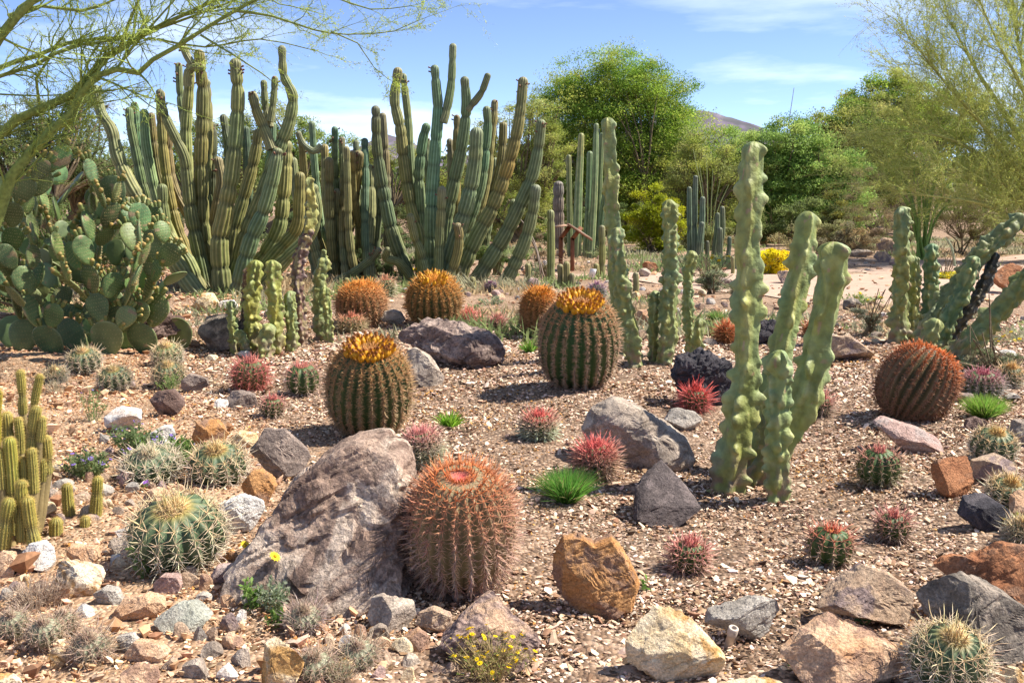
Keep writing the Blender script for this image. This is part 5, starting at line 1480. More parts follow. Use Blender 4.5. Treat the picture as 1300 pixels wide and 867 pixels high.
crown_tree('bright yellow green rounded bush left of the grey green columns', 830, 29, [(832, 262, 36, 26), (815, 275, 26, 24), (850, 275, 26, 28), (832, 290, 38, 18)], G5, 26000, .04, 101, name='bush', cat='bush', trunk=.035, clump_r=.28, slender=.3, phrase='bright yellow green bush')
SH = 'shrubs beyond the path'
def shrub(label, x, D, blobs, cols, n, leaf, sd, **k):
    a = dict(name='bush', cat='bush', group=SH, trunk=.03, clump_r=.3, slender=.3); a.update(k)
    return crown_tree(label, x, D, blobs, cols, n, leaf, sd, **a)
shrub('green mounded shrub low behind the tall lumpy stems', 745, 31, [(745, 285, 40, 20), (700, 288, 30, 16)], [(.14, .2, .06), (.22, .26, .09)], 9000, .045, 121)
shrub('low dry shrub band right of the yellow green bush', 900, 30, [(905, 300, 46, 14), (880, 296, 20, 14)], [(.3, .3, .1), (.24, .27, .09), (.36, .31, .16)], 9000, .04, 122)
shrub('tan shrub row low under the dark shrub by the golden clumps', 1030, 28, [(1030, 296, 40, 14), (1060, 292, 24, 14)], [(.38, .33, .16), (.3, .3, .13)], 8000, .035, 123)
shrub('shaded green shrub low behind the middle clump', 470, 30, [(450, 285, 60, 24), (520, 290, 40, 20), (390, 290, 50, 22)], [(.13, .19, .07), (.2, .25, .1)], 14000, .045, 124)
shrub('shaded green shrub low behind the largest clump', 250, 30, [(240, 280, 70, 26), (320, 285, 50, 22), (150, 275, 60, 28)], [(.12, .17, .06), (.18, .22, .09)], 16000, .045, 125)
shrub('dark olive shrub under the dark green tree', 1010, 33, [(1005, 268, 50, 22), (960, 270, 36, 20), (1040, 272, 30, 20)], [(.15, .20, .06), (.20, .25, .08)], 14000, .05, 102)
shrub('olive and yellow shrub right of the dark far shrubs', 1060, 31, [(1062, 262, 30, 20), (1050, 278, 28, 14)], [(.25, .24, .05), (.18, .19, .05), (.12, .16, .04)], 9000, .045, 103)
shrub('tan dry shrub above the far bend of the path', 1090, 30, [(1092, 240, 28, 34), (1105, 262, 30, 26), (1078, 265, 20, 20)], DRY, 9000, .035, 104, slender=.15)
shrub('low tan mounded shrub beside the far path boulders', 1078, 27, [(1078, 296, 34, 14), (1095, 300, 26, 12)], [(.42, .32, .17), (.30, .27, .16), (.48, .34, .17)], 8000, .03, 105, clump_r=.2)
shrub('tan olive thicket right of the wand stalks', 1220, 28, [(1215, 250, 40, 36), (1255, 265, 40, 34), (1230, 285, 50, 24), (1290, 285, 40, 34), (1180, 275, 20, 30)], [(.34, .29, .13), (.28, .25, .10), (.22, .2, .09), (.36, .33, .16)], 24000, .035, 106, slender=.2)
shrub('brown twiggy shrub behind the wand stalks', 1145, 31, [(1150, 250, 30, 36), (1135, 275, 30, 26), (1170, 240, 30, 40)], [(.30, .26, .12), (.25, .22, .12), (.3, .31, .12)], 14000, .04, 107, slender=.18)
shrub('yellow flowering cushion bush left of the tall pale cactus stems', 984, 20.5, [(984, 326, 20, 10)], [(.95, .74, .02), (.95, .80, .03), (.85, .68, .03)], 9000, .022, 108, clump_r=.14, slender=.6, phrase='yellow cushion bush')
shrub('yellow flowering bush behind the upright knobby stems', 1200, 19.5, [(1206, 358, 22, 9), (1190, 360, 14, 8)], [(.95, .74, .02), (.9, .7, .03), (.45, .46, .1)], 6000, .02, 109, clump_r=.14, slender=.6)
shrub('pale grey green cushion shrub before the path', 905, 16.8, [(905, 348, 18, 13)], [(.30, .34, .19), (.36, .40, .26), (.42, .42, .2)], 7000, .02, 110, clump_r=.12, slender=.25)
shrub('dry straw grass clump at the foot of the middle clump', 470, 20, [(470, 330, 34, 12), (505, 334, 30, 10), (430, 338, 25, 8)], [(.16, .24, .09), (.22, .28, .12)], 9000, .03, 111, clump_r=.16, slender=.14)
shrub('low green weeds right of the central clump', 640, 20, [(615, 318, 14, 8), (650, 322, 20, 9)], [(.2, .3, .08), (.3, .34, .16)], 5000, .025, 112, clump_r=.14, slender=.25)
shrub('dark shaded shrub under the tall green tree', 720, 36, [(720, 262, 60, 30), (650, 275, 45, 26), (780, 275, 50, 25)], [(.12, .17, .05), (.16, .2, .06), (.10, .14, .05)], 16000, .05, 113)
shrub('green low shrub left of the brown grey column', 560, 36, [(560, 275, 50, 26), (500, 285, 40, 22), (600, 285, 40, 22)], [(.12, .16, .05), (.2, .22, .08)], 12000, .045, 114)
shrub('low grey shrub between the path and the middle stems', 950, 15.6, [(946, 372, 18, 8)], [(.30, .30, .2), (.24, .28, .16)], 3500, .016, 115, clump_r=.1)
shrub('low grey green shrub at the right beneath the sprawling stems', 1270, 8.8, [(1262, 452, 30, 9), (1235, 460, 18, 7)], [(.26, .28, .17), (.34, .33, .2), (.20, .25, .12)], 5000, .010, 116, clump_r=.07)
shrub('small grey bush in front of the upright knobby stems', 1110, 11.6, [(1108, 402, 20, 10), (1090, 398, 12, 8)], [(.26, .27, .2), (.2, .23, .15)], 3500, .012, 117, clump_r=.08)
shrub('dry twiggy little shrub behind the three stubby columns', 690, 20.5, [(692, 318, 11, 18)], DRY, 1800, .02, 118, clump_r=.12, slender=.15)

# far wood closing the view: one mass
def far_wood():
    D0 = 62
    n = 60000
    x = rng.uniform(-52, 60, n); y = D0 + rng.uniform(0, 22, n)
    top = 4.2 + 1.3 * vnoise(np.stack([x / 5, y / 9, 0 * x], -1), 2) + .8 * vnoise(np.stack([x / 1.6, y / 3, 0 * x], -1), 3)
    z = top * rng.random(n) ** .6
    m = MB()
    tone = vnoise(np.stack([x / 4, y / 6, z / 2], -1), 7)[:, None]
    col = np.array([.13, .18, .05]) * (1 + .45 * tone) + np.array([.10, .06, .02]) * np.clip(tone, 0, 1)
    leaves(m, np.stack([x, y, z], -1), .22, .11, col * (1 + .4 * (rng.random((n, 1)) - .5)))
    tag(m.build('distant_wood', M_LEAF()), 'low olive desert scrub closing the view far behind', 'wood', kind='stuff')
far_wood()

def ground_cover():
    n = 90000
    y = rng.uniform(11.0, 40, n); x = rng.uniform(-.62, .62, n) * y
    k = vnoise(np.stack([x * .55, y * .4, 0 * x], -1), 61) + .45 * vnoise(np.stack([x * 2.1, y * 1.6, 0 * x], -1), 62)
    on = np.stack([x, y], -1)
    # nothing grows on the packed path
    ex = np.interp(x, A_EDGE[:, 0], A_EDGE[:, 1]); fx_ = np.interp(x, B_EDGE[:, 0], B_EDGE[:, 1])
    ok = (k > .0) & ~((y > ex - .1) & (y < fx_ + .2) & (x > A_EDGE[:, 0].min()))
    x, y, k = x[ok], y[ok], k[ok]; n = len(x)
    tone = vnoise(np.stack([x * .8, y * .5, 0 * x], -1), 63)
    c = np.where((tone > .18)[:, None], np.array([[.24, .30, .12]]), np.where((tone < -.2)[:, None], np.array([[.44, .34, .20]]), np.array([[.34, .33, .21]])))
    m = MB()
    B = np.stack([x, y, gh(x, y)], -1)
    blades(m, B, np.array([0, 0, 1.0]) + rng.normal(0, .45, (n, 3)), rng.uniform(.05, .24, n) * (.5 + np.clip(k, 0, 1)), .007 + .0004 * y, .3, c * (1 + .5 * (rng.random((n, 1)) - .5)))
    tag(m.build('ground_cover', M_LEAF()), 'low dry grass and weeds between the cacti and beyond the path', 'weeds', kind='stuff')
ground_cover()

# ------------------------------------------------------------------ twiggy palo verde trees
def twig_tree(label, base, limbs, levels, seed, colour, leafcol, nleaf, leaf, rad=.07, name='palo_verde_tree', spread=.55, lift=.12, group=None, trunk_pts=None, maxl=9.0, first=.22, thin=.5):
    r_ = np.random.default_rng(seed)
    t = empty(name, base, label, 'tree', group)
    m = MB()
    A, Dr, Ln, Ra = [], [], [], []
    for L_ in limbs:
        S = spline(L_, .15)
        P, ra, T, U, V, s, th = tube(S[:, :3], S[:, 3], 8, dome=False)
        wob = 1 + .08 * vnoise(np.stack([s * 6, s * 0, s * 0], -1), 2)
        X, Q = rings(P, U, V, (ra * wob)[:, None] * np.ones((1, 8)), th)
        f = np.clip(.5 + .5 * vnoise(X * 2.5, 5), 0, 1)[:, None]
        cc = np.array(colour) * (1 - .35 * f) + np.array([.14, .12, .06]) * .35 * f
        m.add(X, cc, Q=Q)
        nb = max(3, int(s[-1] / .13))
        k = r_.integers(int(len(s) * first), len(s), nb)
        A.append(P[k]); Dr.append(unit(T[k] + r_.normal(0, spread, (nb, 3)) + np.array([0, 0, lift]))); Ln.append(np.minimum(s[-1] * r_.uniform(.18, .42, nb) * (1.15 - .5 * k / len(s)), maxl * r_.uniform(.5, 1, nb))); Ra.append(np.minimum(ra[k] * .5, .012) if maxl < 2 else ra[k] * thin)
        A.append(P[-1:]); Dr.append(T[-1:]); Ln.append(np.array([min(maxl, s[-1] * .3)])); Ra.append(ra[-1:] * .9)
    m.build('limb' if not trunk_pts else 'trunk', M_BARK(), t, origin=base)
    A, Dr, Ln, Ra = map(np.concatenate, (A, Dr, Ln, Ra))
    mt = MB(); TP, TD = [], []
    for lv, (kids, frac, nseg) in enumerate(levels):
        # each twig wanders over nseg short pieces
        P = A.copy(); D = Dr.copy(); seg = Ln / nseg
        pts = [P]; drs = []
        for q in range(nseg):
            D = unit(D + r_.normal(0, .17, D.shape) + np.array([0, 0, .03 - .04 * lv]))
            Pn = P + D * seg[:, None]
            X, Q = sticks(P, Pn, Ra * (1 - .75 * q / nseg), Ra * (1 - .75 * (q + 1) / nseg), 4 if lv == 0 else 3)
            mt.add(X, np.array(colour) * (1.0 + .12 * lv), Q=Q)
            pts.append(Pn); drs.append(D); P = Pn
        pts = np.stack(pts, 1); drs = np.stack(drs, 1)
        if lv >= len(levels) - 2:
            TP.append(pts[:, 1:].reshape(-1, 3)); TD.append(drs.reshape(-1, 3))
        if kids:
            n = len(A)
            par = np.repeat(np.arange(n), kids)
            u = r_.uniform(.15, 1, len(par)) * nseg
            s0 = np.minimum(u.astype(int), nseg - 1); f = (u - s0)[:, None]
            A2 = pts[par, s0] * (1 - f) + pts[par, s0 + 1] * f
            Dr2 = unit(drs[par, s0] + r_.normal(0, spread, (len(par), 3)) + np.array([0, 0, lift * .6]))
            Ln2 = Ln[par] * frac * r_.uniform(.6, 1.3, len(par))
            Ra2 = np.maximum(Ra[par] * .55, .0012 if maxl < 1.5 else .004)
            A, Dr, Ln, Ra = A2, Dr2, Ln2, Ra2
    mt.build('twig_mass', M_BARK(), t, origin=base)
    TP = np.concatenate(TP); TD = np.concatenate(TD)
    if nleaf:
        q = r_.integers(0, len(TP), nleaf)
        ml = MB()
        lc = np.asarray(leafcol)[r_.integers(0, len(leafcol), nleaf)]
        P = TP[q] + TD[q] * r_.uniform(-.12, .02, nleaf)[:, None] + r_.normal(0, leaf * .8, (nleaf, 3))
        leaves(ml, P, leaf * r_.uniform(.6, 1.5, nleaf), leaf * .22, lc * (1 + .4 * (r_.random((nleaf, 1)) - .5)), along=unit(TD[q] + r_.normal(0, .8, (nleaf, 3))))
        ml.build('crown', M_LEAF(), t, origin=base)
    return t

# right-hand tree: trunk by the right edge, crown of thin yellow green twigs
D = 25.0
b = at(1345, 330, D); b[2] = float(gh(b[0], b[1]))
def RP(x, y, d, r): return np.append(at(x, y, D + d), r)
b0 = np.append(b, .13)
limbs = [
 [b0, RP(1310, 275, 0, .10), RP(1270, 225, -.2, .07), RP(1215, 180, -.5, .04), RP(1140, 165, -.8, .015)],
 [b0, RP(1318, 280, .2, .10), RP(1285, 250, .2, .06), RP(1225, 225, .4, .035), RP(1140, 215, .5, .012)],
 [b0, RP(1325, 260, 0, .11), RP(1290, 170, .2, .07), RP(1240, 90, .3, .04), RP(1205, 25, .3, .012)],
 [b0, RP(1330, 250, .3, .10), RP(1310, 140, .5, .06), RP(1290, 40, .6, .03), RP(1280, -50, .6, .012)],
 [b0, RP(1320, 262, -.3, .10), RP(1265, 180, -.8, .06), RP(1200, 105, -1.2, .03), RP(1160, 55, -1.4, .012)],
 [b0, RP(1350, 240, .2, .11), RP(1370, 140, .3, .07), RP(1390, 40, .4, .03), RP(1400, -60, .5, .012)],
 [b0, RP(1380, 250, -.2, .10), RP(1440, 180, -.4, .06), RP(1500, 120, -.5, .02)],
 [b0, RP(1300, 290, -.5, .08), RP(1250, 260, -1.0, .05), RP(1190, 250, -1.3, .025), RP(1140, 245, -1.5, .01)],
 [b0, RP(1320, 270, .6, .09), RP(1280, 200, 1.2, .05), RP(1230, 140, 1.6, .03), RP(1170, 110, 1.9, .012)],
 [b0, RP(1330, 240, -.6, .09), RP(1305, 130, -1.1, .05), RP(1265, 50, -1.4, .025), RP(1235, -20, -1.6, .01)]]
twig_tree('large yellow green palo verde with fine bare twigs at the right edge', b, limbs, [(5, .6, 3), (6, .6, 3), (0, .6, 3)], 201, (.36, .38, .12), [(.38, .44, .09), (.46, .48, .12), (.32, .40, .08)], 120000, .03, spread=.42, lift=.22, maxl=1.9, thin=.55)

# left-hand tree: its trunk stands outside the frame, green limbs arch in over the prickly pear
D = 9.0
b = at(-60, 470, D); b[2] = float(gh(b[0], b[1]))
def LP(x, y, d, r): return np.append(at(x, y, D + d), r * D / F)
b0 = np.append(b, .085)
limbs = [
 [b0, LP(-35, 360, 0, 9), LP(0, 266, 0, 8), LP(14, 225, 0, 7), LP(38, 194, .05, 6.5), LP(69, 163, .1, 6), LP(92, 143, .1, 5.5), LP(102, 120, .1, 4.6), LP(121, 97, .1, 4), LP(149, 88, .1, 3.8), LP(176, 93, .1, 3.4), LP(194, 76, .1, 3.2), LP(225, 59, .1, 3.0), LP(266, 33, .1, 2.6), LP(311, 7, .1, 2.2), LP(360, -20, .1, 1.3)],
 [b0, LP(-45, 250, .3, 8), LP(0, 172, .3, 6.2), LP(21, 152, .3, 5.8), LP(52, 138, .3, 5.4), LP(93, 119, .3, 5.2), LP(114, 97, .3, 4.8), LP(135, 73, .3, 4.3), LP(169, 52, .35, 3.7), LP(208, 31, .4, 3), LP(249, 12, .4, 2.4), LP(300, -12, .4, 1.4)],
 [b0, LP(-60, 200, -.4, 9), LP(-30, 100, -.4, 7), LP(0, 47, -.4, 5.5), LP(21, 21, -.4, 5), LP(42, 0, -.4, 4.5), LP(80, -50, -.4, 3)],
 [LP(-50, 130, .5, 4.5), LP(0, 86, .5, 3.2), LP(42, 73, .5, 2.9), LP(86, 55, .5, 2.6), LP(121, 50, .5, 2.3), LP(173, 45, .5, 2), LP(242, 22, .5, 1.6), LP(300, 0, .5, 1)],
 [LP(-50, 125, .1, 4), LP(0, 97, .1, 2.6), LP(45, 83, .1, 2.3), LP(69, 69, .1, 2.1), LP(104, 57, .1, 1.8), LP(160, 50, .1, 1.2)],
 [LP(50, 136, .3, 1.8), LP(46, 100, .2, 1.9), LP(66, 69, .2, 1.8), LP(95, 58, .1, 1.3)],
 [LP(152, 62, .3, 2.6), LP(163, 31, .2, 2.2), LP(176, 0, .1, 1.6), LP(190, -40, .1, 1.0)],
 [LP(150, 85, .15, 1.8), LP(170, 58, .1, 1.7), LP(194, 31, .1, 1.5), LP(222, 0, .1, 1.0)],
 [LP(10, 20, 0, 2), LP(50, 8, 0, 1.9), LP(104, 14, .0, 1.7), LP(150, -2, 0, 1.2)],
 [LP(300, 14, .1, 2.0), LP(346, 21, 0, 1.5), LP(398, 38, -.1, 1.1), LP(440, 44, -.2, .8), LP(500, 40, -.2, .6), LP(532, 26, -.2, .4)],
 [LP(255, 45, .1, 1.4), LP(301, 73, 0, 1.1), LP(332, 93, 0, .8), LP(346, 104, 0, .5)],
 [LP(420, 40, -.1, .9), LP(454, 55, -.1, .8), LP(475, 86, -.1, .6), LP(492, 100, -.1, .4)],
 [LP(360, -20, .1, 1.3), LP(420, -5, 0, 1.1), LP(470, 12, 0, .8), LP(520, 8, 0, .5)],
 [LP(200, 50, .4, 1.5), LP(260, 60, .4, 1.2), LP(330, 50, .4, .9), LP(390, 62, .4, .6)],
 [LP(0, 120, .6, 1.2), LP(50, 122, .6, 1.0), LP(90, 120, .6, .8)],
]
twig_tree('palo verde with smooth green limbs arching in from the upper left', b, limbs, [(3, .6, 4), (3, .6, 3), (0, .6, 3)], 202, (.23, .29, .07), [(.42, .52, .09), (.50, .56, .11), (.36, .46, .08)], 26000, .013, spread=.5, lift=.04, maxl=.75, first=.30)
# yellow blossoms scattered on that tree
def more_crown():
    """the same kind of tree, its crown above the top edge of the frame: what shades the prickly pear"""
    r_ = np.random.default_rng(5)
    b = np.array([-7.6, 10.6, 0.0]); b[2] = float(gh(b[0], b[1]))
    b0 = np.append(b, .12)
    tops = [(-2.2, 11.2, 6.0), (-1.2, 10.6, 5.7), (-3.0, 10.6, 5.9), (-0.6, 11.6, 6.2), (-1.8, 9.8, 5.5), (-3.4, 12.2, 6.3), (-2.6, 11.8, 6.5), (-0.9, 9.9, 5.9), (-3.6, 9.7, 5.5)]
    limbs = [[b0, np.array([-7.3, 10.6, 3.2, .10]), np.array([-6.4, 10.6 + (y - 10.6) * .3, 5.4, .08]), np.array([-6.0 + (x + 6) * .5, 10.6 + (y - 10.6) * .6, z + .1, .05]), np.array([x, y, z, .015])] for x, y, z in tops]
    twig_tree('palo verde beside the prickly pear whose crown hangs above the frame', b, limbs, [(3, .5, 3), (3, .5, 3), (0, .6, 3)], 203, (.16, .20, .06), [(.28, .36, .06), (.22, .30, .05)], 16000, .03, spread=.5, maxl=1.0, first=.6)
more_crown()

# ------------------------------------------------------------------ stalks
def wands(label, x, base, tips, seed, name, cat, c, w, leafy=True, group=None):
    r_ = np.random.default_rng(seed)
    g = ground(x, base); t = empty(name, g, label, cat, group)
    for (tx, ty, dd) in tips:
        tip = at(tx, ty, g[1] + dd)
        s0 = g + np.array([r_.normal(0, .06), r_.normal(0, .06), -.05])
        mid_ = s0 * .45 + tip * .55 + np.array([(s0[0] - tip[0]) * .12, 0, .12])
        S = spline([np.append(s0, w), np.append(mid_, w * .9), np.append(tip, w * .5)], .12)
        P, ra, T, U, V, s, th = tube(S[:, :3], S[:, 3], 6)
        X, Q = rings(P, U, V, ra[:, None] * np.ones((1, 6)), th)
        m = MB(); m.add(X, np.array(c) * r_.uniform(.75, 1.2), Q=Q)
        if leafy:
            n = int(s[-1] * 55); k = r_.integers(2, len(s) - 1, n)
            leaves(m, P[k] + r_.normal(0, w * 1.1, (n, 3)), .022, .010, cvar(np.array(c) * 1.15, n), along=unit(r_.normal(size=(n, 3)) + np.array([0, 0, .8])))
        m.build('stalk', M_STEM(), t, origin=g)
wands('fan of green ocotillo wands beyond the path at right', 1172, 330, [(1128, 198, 0), (1137, 205, .3), (1124, 215, -.2), (1160, 215, 0), (1166, 205, .2), (1172, 200, -.2), (1180, 210, .1), (1192, 215, .2), (1202, 232, -.1), (1150, 225, .1), (1187, 225, .3), (1206, 255, 0), (1142, 240, -.3), (1168, 230, -.4), (1198, 262, .3)], 301, 'ocotillo', 'ocotillo', (.20, .32, .06), .03)
wands('single tall bare agave flower stalk against the sky', 985, 305, [(1008, 112, 0)], 302, 'flower_stalk', 'stalk', (.22, .17, .13), .02, leafy=False)
wands('spray of thin pale green wands behind the grey green columns', 900, 318, [(897, 200, 0), (905, 215, .1), (888, 210, .1), (915, 225, 0), (880, 190, .2), (925, 235, 0)], 303, 'wand_plant', 'plant', (.28, .33, .12), .014, leafy=False)
wands('bare grey dead branch leaning beside the central clump', 692, 355, [(672, 300, 0), (656, 272, .1), (700, 318, -.1)], 304, 'dead_branch', 'branch', (.24, .19, .15), .016, leafy=False)
wands('thin pale wand stem beyond the yellow flowers at right', 1206, 338, [(1200, 302, 0)], 305, 'wand_plant', 'plant', (.3, .34, .2), .03, leafy=False)

# ------------------------------------------------------------------ grass tufts, leafy plants, flowers
def tuft(label, x, base, w, h, n, c, seed, group='bright green grass tufts', name='grass_tuft', cat='grass tuft', bw=.0017, phrase=None):
    global rng
    keep = rng; rng = np.random.default_rng(seed)
    g = ground(x, base); k = mpp(g); rad = w * k / 2
    g = g + np.array([0, rad * .5, 0]); g[2] = float(gh(g[0], g[1]))
    a = rng.uniform(0, 2 * np.pi, n); q = rng.random(n) ** .7
    B = np.stack([np.cos(a) * q * rad * .46, np.sin(a) * q * rad * .4, np.zeros(n) - .005], -1)
    D_ = np.stack([np.cos(a) * q * .52, np.sin(a) * q * .52, np.full(n, 1.0)], -1) + rng.normal(0, .24, (n, 3))
    m = MB(); blades(m, B, D_, h * k * 1.05 * rng.uniform(.7, 1.15, n), bw * rng.uniform(.7, 1.3, n), .34, np.where(rng.random((n, 1)) < .09, np.array([[.42, .36, .16]]), cvar(c, n, .4, .15)))
    o = m.build(name, M_LEAF(), origin=np.zeros(3)); o.location = g
    tag(o, label, cat, group); rng = keep
    if phrase: LM.append((phrase, x, base))
tuft('round bright green grass tuft in the middle of the mulch', 720, 641, 47, 46, 1700, (.14, .32, .055), 401, phrase='round grass tuft')
tuft('small yellow green leafy tuft by the pale pink ball cactus', 571, 543, 30, 22, 130, (.22, .42, .04), 402, bw=.005)
tuft('tiny green tuft at the foot of the yellow crowned barrel', 674, 448, 22, 18, 130, (.18, .34, .05), 403, bw=.005)
tuft('wide bright green grass tuft by the purplish ball cactus', 1255, 532, 48, 32, 1500, (.22, .38, .06), 404, phrase='wide grass tuft')
tuft('small green tuft beside the leaning red barrel', 1203, 488, 20, 20, 60, (.30, .42, .10), 405, bw=.007)
tuft('small green weeds tuft left of the central clump base', 612, 330, 26, 16, 200, (.22, .36, .10), 406, bw=.01)
tuft('green blades beside the tall stems in the mid distance', 912, 408, 30, 14, 200, (.2, .32, .08), 407, bw=.006)

_FL = {}
def daisy(c, kind='yellow'):
    if kind not in _FL:
        m = MB(); n = 11
        a = np.arange(n) * 2 * np.pi / n
        u = np.stack([np.cos(a), np.sin(a), 0 * a], -1); v = np.stack([-np.sin(a), np.cos(a), 0 * a], -1)
        X = np.stack([u * .1, u * .65 - v * .25 + [0, 0, .08], u * 1.0 + [0, 0, .02], u * .65 + v * .25 + [0, 0, .08]], 1)
        m.add(X.reshape(-1, 3), c, Q=np.arange(n * 4).reshape(-1, 4))
        P = np.array([[0, 0, -.1], [0, 0, .1], [0, 0, .16]]); X, Q = rings(P, np.tile([1., 0, 0], (3, 1)), np.tile([0, 1., 0], (3, 1)), np.array([.12, .3, .02])[:, None] * np.ones((1, 8)), np.arange(8) * np.pi / 4)
        m.add(X, np.array(c) * np.array([.85, .6, .5]), Q=Q)
        o = m.build('flower', M_PETAL()); _FL[kind] = o.data
        bpy.data.objects.remove(o)
    return _FL[kind]
def leafy(label, x, base, w, h, nstem, nleaf, lc, seed, flowers=0, fc=None, fkind=None, fs=.012, leaf=.014, group=None, name='leafy_plant', cat='plant', lw=.35, stemc=(.2, .26, .1), up=1.0):
    global rng
    keep = rng; rng = np.random.default_rng(seed)
    g = ground(x, base); k = mpp(g); rad = w * k / 2; ht = h * k
    g = g + np.array([0, rad * .4, 0]); g[2] = float(gh(g[0], g[1]))
    t = empty(name, g, label, cat, group)
    a = rng.uniform(0, 2 * np.pi, nstem); q = rng.random(nstem) ** .6
    A_ = np.stack([np.cos(a) * q * rad * .35, np.sin(a) * q * rad * .35, 0 * a - .01], -1)
    B_ = np.stack([np.cos(a) * q * rad, np.sin(a) * q * rad * .8, ht * rng.uniform(.45, 1, nstem) * (1.05 - .35 * q ** 2)], -1)
    M_ = (A_ + B_) / 2 + np.stack([0 * a, 0 * a, ht * .1 + 0 * a], -1) + rng.normal(0, rad * .06, (nstem, 3))
    m = MB(); sr = max(.0012, .35 * k)
    for P, Q_ in ((A_, M_), (M_, B_)):
        X, Q = sticks(P, Q_, sr, sr * .7, 4); m.add(X, stemc, Q=Q)
    m.build('stem', M_BARK(), t)
    if nleaf:
        i = rng.integers(0, nstem, nleaf); f = rng.random((nleaf, 1)) ** .7
        P = np.where(f < .5, A_[i] + (M_[i] - A_[i]) * f * 2, M_[i] + (B_[i] - M_[i]) * (f * 2 - 1))
        dr = unit(rng.normal(size=(nleaf, 3)) + np.array([0, 0, .5]))
        ml = MB(); lc_ = np.asarray(lc)
        cc = cvar(lc_[rng.integers(0, len(lc_), nleaf)] if lc_.ndim == 2 else lc_, nleaf, .25, .1) if lc_.ndim == 1 else lc_[rng.integers(0, len(lc_), nleaf)] * (1 + .4 * (rng.random((nleaf, 1)) - .5))
        leaves(ml, P + dr * leaf, leaf * rng.uniform(.6, 1.2, nleaf), leaf * lw, cc, along=dr, updir=.8)
        ml.build('leaf_mass', M_LEAF(), t)
    if flowers:
        me = daisy(fc, fkind)
        idx = rng.choice(nstem, min(nstem, flowers), False)
        for i in idx:
            o = bpy.data.objects.new('flower', me); COL.objects.link(o); o.parent = t
            o.location = B_[i]; s_ = fs * rng.uniform(.75, 1.2); o.scale = (s_, s_, s_)
            o.rotation_euler = (rng.normal(.35, .35), rng.normal(.1, .3), rng.uniform(0, 6))
    rng = keep
    return t
YEL = (.85, .62, .01); PUR = (.30, .20, .62)
GRN = [(.16, .27, .06), (.22, .33, .09), (.12, .21, .05)]
SIL = [(.30, .36, .24), (.38, .42, .30), (.24, .31, .18)]
leafy('yellow flowered bushy plant in front of the striped boulder', 622, 868, 126, 62, 150, 1500, [(.33, .30, .10), (.45, .36, .16), (.22, .30, .06), (.4, .3, .15)], 501, 55, YEL, 'yellow', .010, .010, lw=.18, stemc=(.42, .32, .16))
leafy('silvery plant with two yellow daisies on long stems before the huge boulder', 345, 778, 46, 46, 26, 420, SIL, 502, 0, None, None, .012, .012)
def tall_daisy(label, x, base, tx, ty, seed):
    g = ground(x, base); t = empty('yellow_daisy', g, label, 'flower', 'yellow daisies on long stems')
    tip = at(tx, ty, g[1] - .02) - g
    S = spline([(0, 0, 0, .0016), (tip[0] * .3, .01, tip[2] * .55, .0014), (tip[0], tip[1], tip[2], .0012)], .03)
    P, ra, T, U, V, s, th = tube(S[:, :3], S[:, 3], 5, dome=False)
    X, Q = rings(P, U, V, ra[:, None] * np.ones((1, 5)), th); m = MB(); m.add(X, (.26, .32, .14), Q=Q); m.build('stem', M_BARK(), t)
    o = bpy.data.objects.new('flower', daisy(YEL, 'yellow')); COL.objects.link(o); o.parent = t; o.location = tip; o.scale = (.026, .026, .026); o.rotation_euler = (.7, .1, 1)
tall_daisy('upper of two yellow daisies against the huge boulder', 342, 740, 334, 681, 1)
tall_daisy('lower of two yellow daisies against the huge boulder', 347, 755, 349, 706, 2)
tall_daisy('small yellow daisy left of the other two on the pebbles', 316, 715, 312, 692, 3)
leafy('green leafy weed at the left foot of the large pale spined cactus', 178, 735, 34, 58, 10, 130, [(.22, .34, .10), (.28, .40, .15)], 504, leaf=.016, lw=.5)
leafy('small green leafy weed under the two yellow daisies', 318, 772, 32, 40, 9, 120, [(.18, .32, .07), (.25, .38, .10)], 505, leaf=.016, lw=.45)
leafy('small dark leafy rosette below the silvery plant', 352, 796, 30, 20, 8, 60, GRN, 506, leaf=.016, lw=.4)
leafy('purple flowered trailing plant left of the two straw spined cacti', 205, 598, 116, 40, 90, 2600, GRN, 507, 34, PUR, 'purple', .013, .014, name='flowering_plant')
leafy('upper purple flowered plant behind the straw spined cacti', 165, 580, 76, 44, 60, 1500, [(.17, .25, .09), (.24, .31, .14)], 508, 30, PUR, 'purple', .013, .014, name='flowering_plant')
leafy('lower left purple flowered plant nearest the torch cacti', 105, 608, 70, 36, 60, 1300, [(.2, .27, .10), (.28, .33, .15)], 509, 24, PUR, 'purple', .014, .014, name='flowering_plant')
leafy('small purple flowers tucked right of the straw spined cactus', 268, 612, 60, 34, 40, 1000, GRN, 510, 12, PUR, 'purple', .014, .015, name='flowering_plant')
leafy('tall thin green plant on the soil above the purple flowers', 115, 534, 40, 46, 14, 330, [(.18, .28, .10), (.25, .34, .15)], 511, 2, PUR, 'purple', .010, .014, lw=.2)
leafy('purple flowers on bare pebbles right of the torch cacti', 176, 622, 30, 10, 10, 40, GRN, 512, 8, (.34, .16, .60), 'violet', .011, .01, name='flowering_plant')
leafy('small green succulent rosette before the peach boulder', 1010, 846, 24, 18, 8, 50, [(.14, .3, .09), (.2, .38, .13)], 513, leaf=.018, lw=.4)
leafy('green succulent rosette between the tan and peach boulders', 1100, 790, 34, 20, 10, 80, [(.08, .2, .09), (.14, .28, .12)], 514, leaf=.018, lw=.35)
leafy('green leaves under the lower right corner cactus', 1190, 872, 60, 34, 14, 120, [(.14, .28, .06), (.2, .36, .08)], 515, leaf=.02, lw=.4)
leafy('single green sprout right of the rounded orange boulder', 818, 748, 12, 16, 4, 12, [(.2, .36, .08)], 516, leaf=.018, lw=.4)
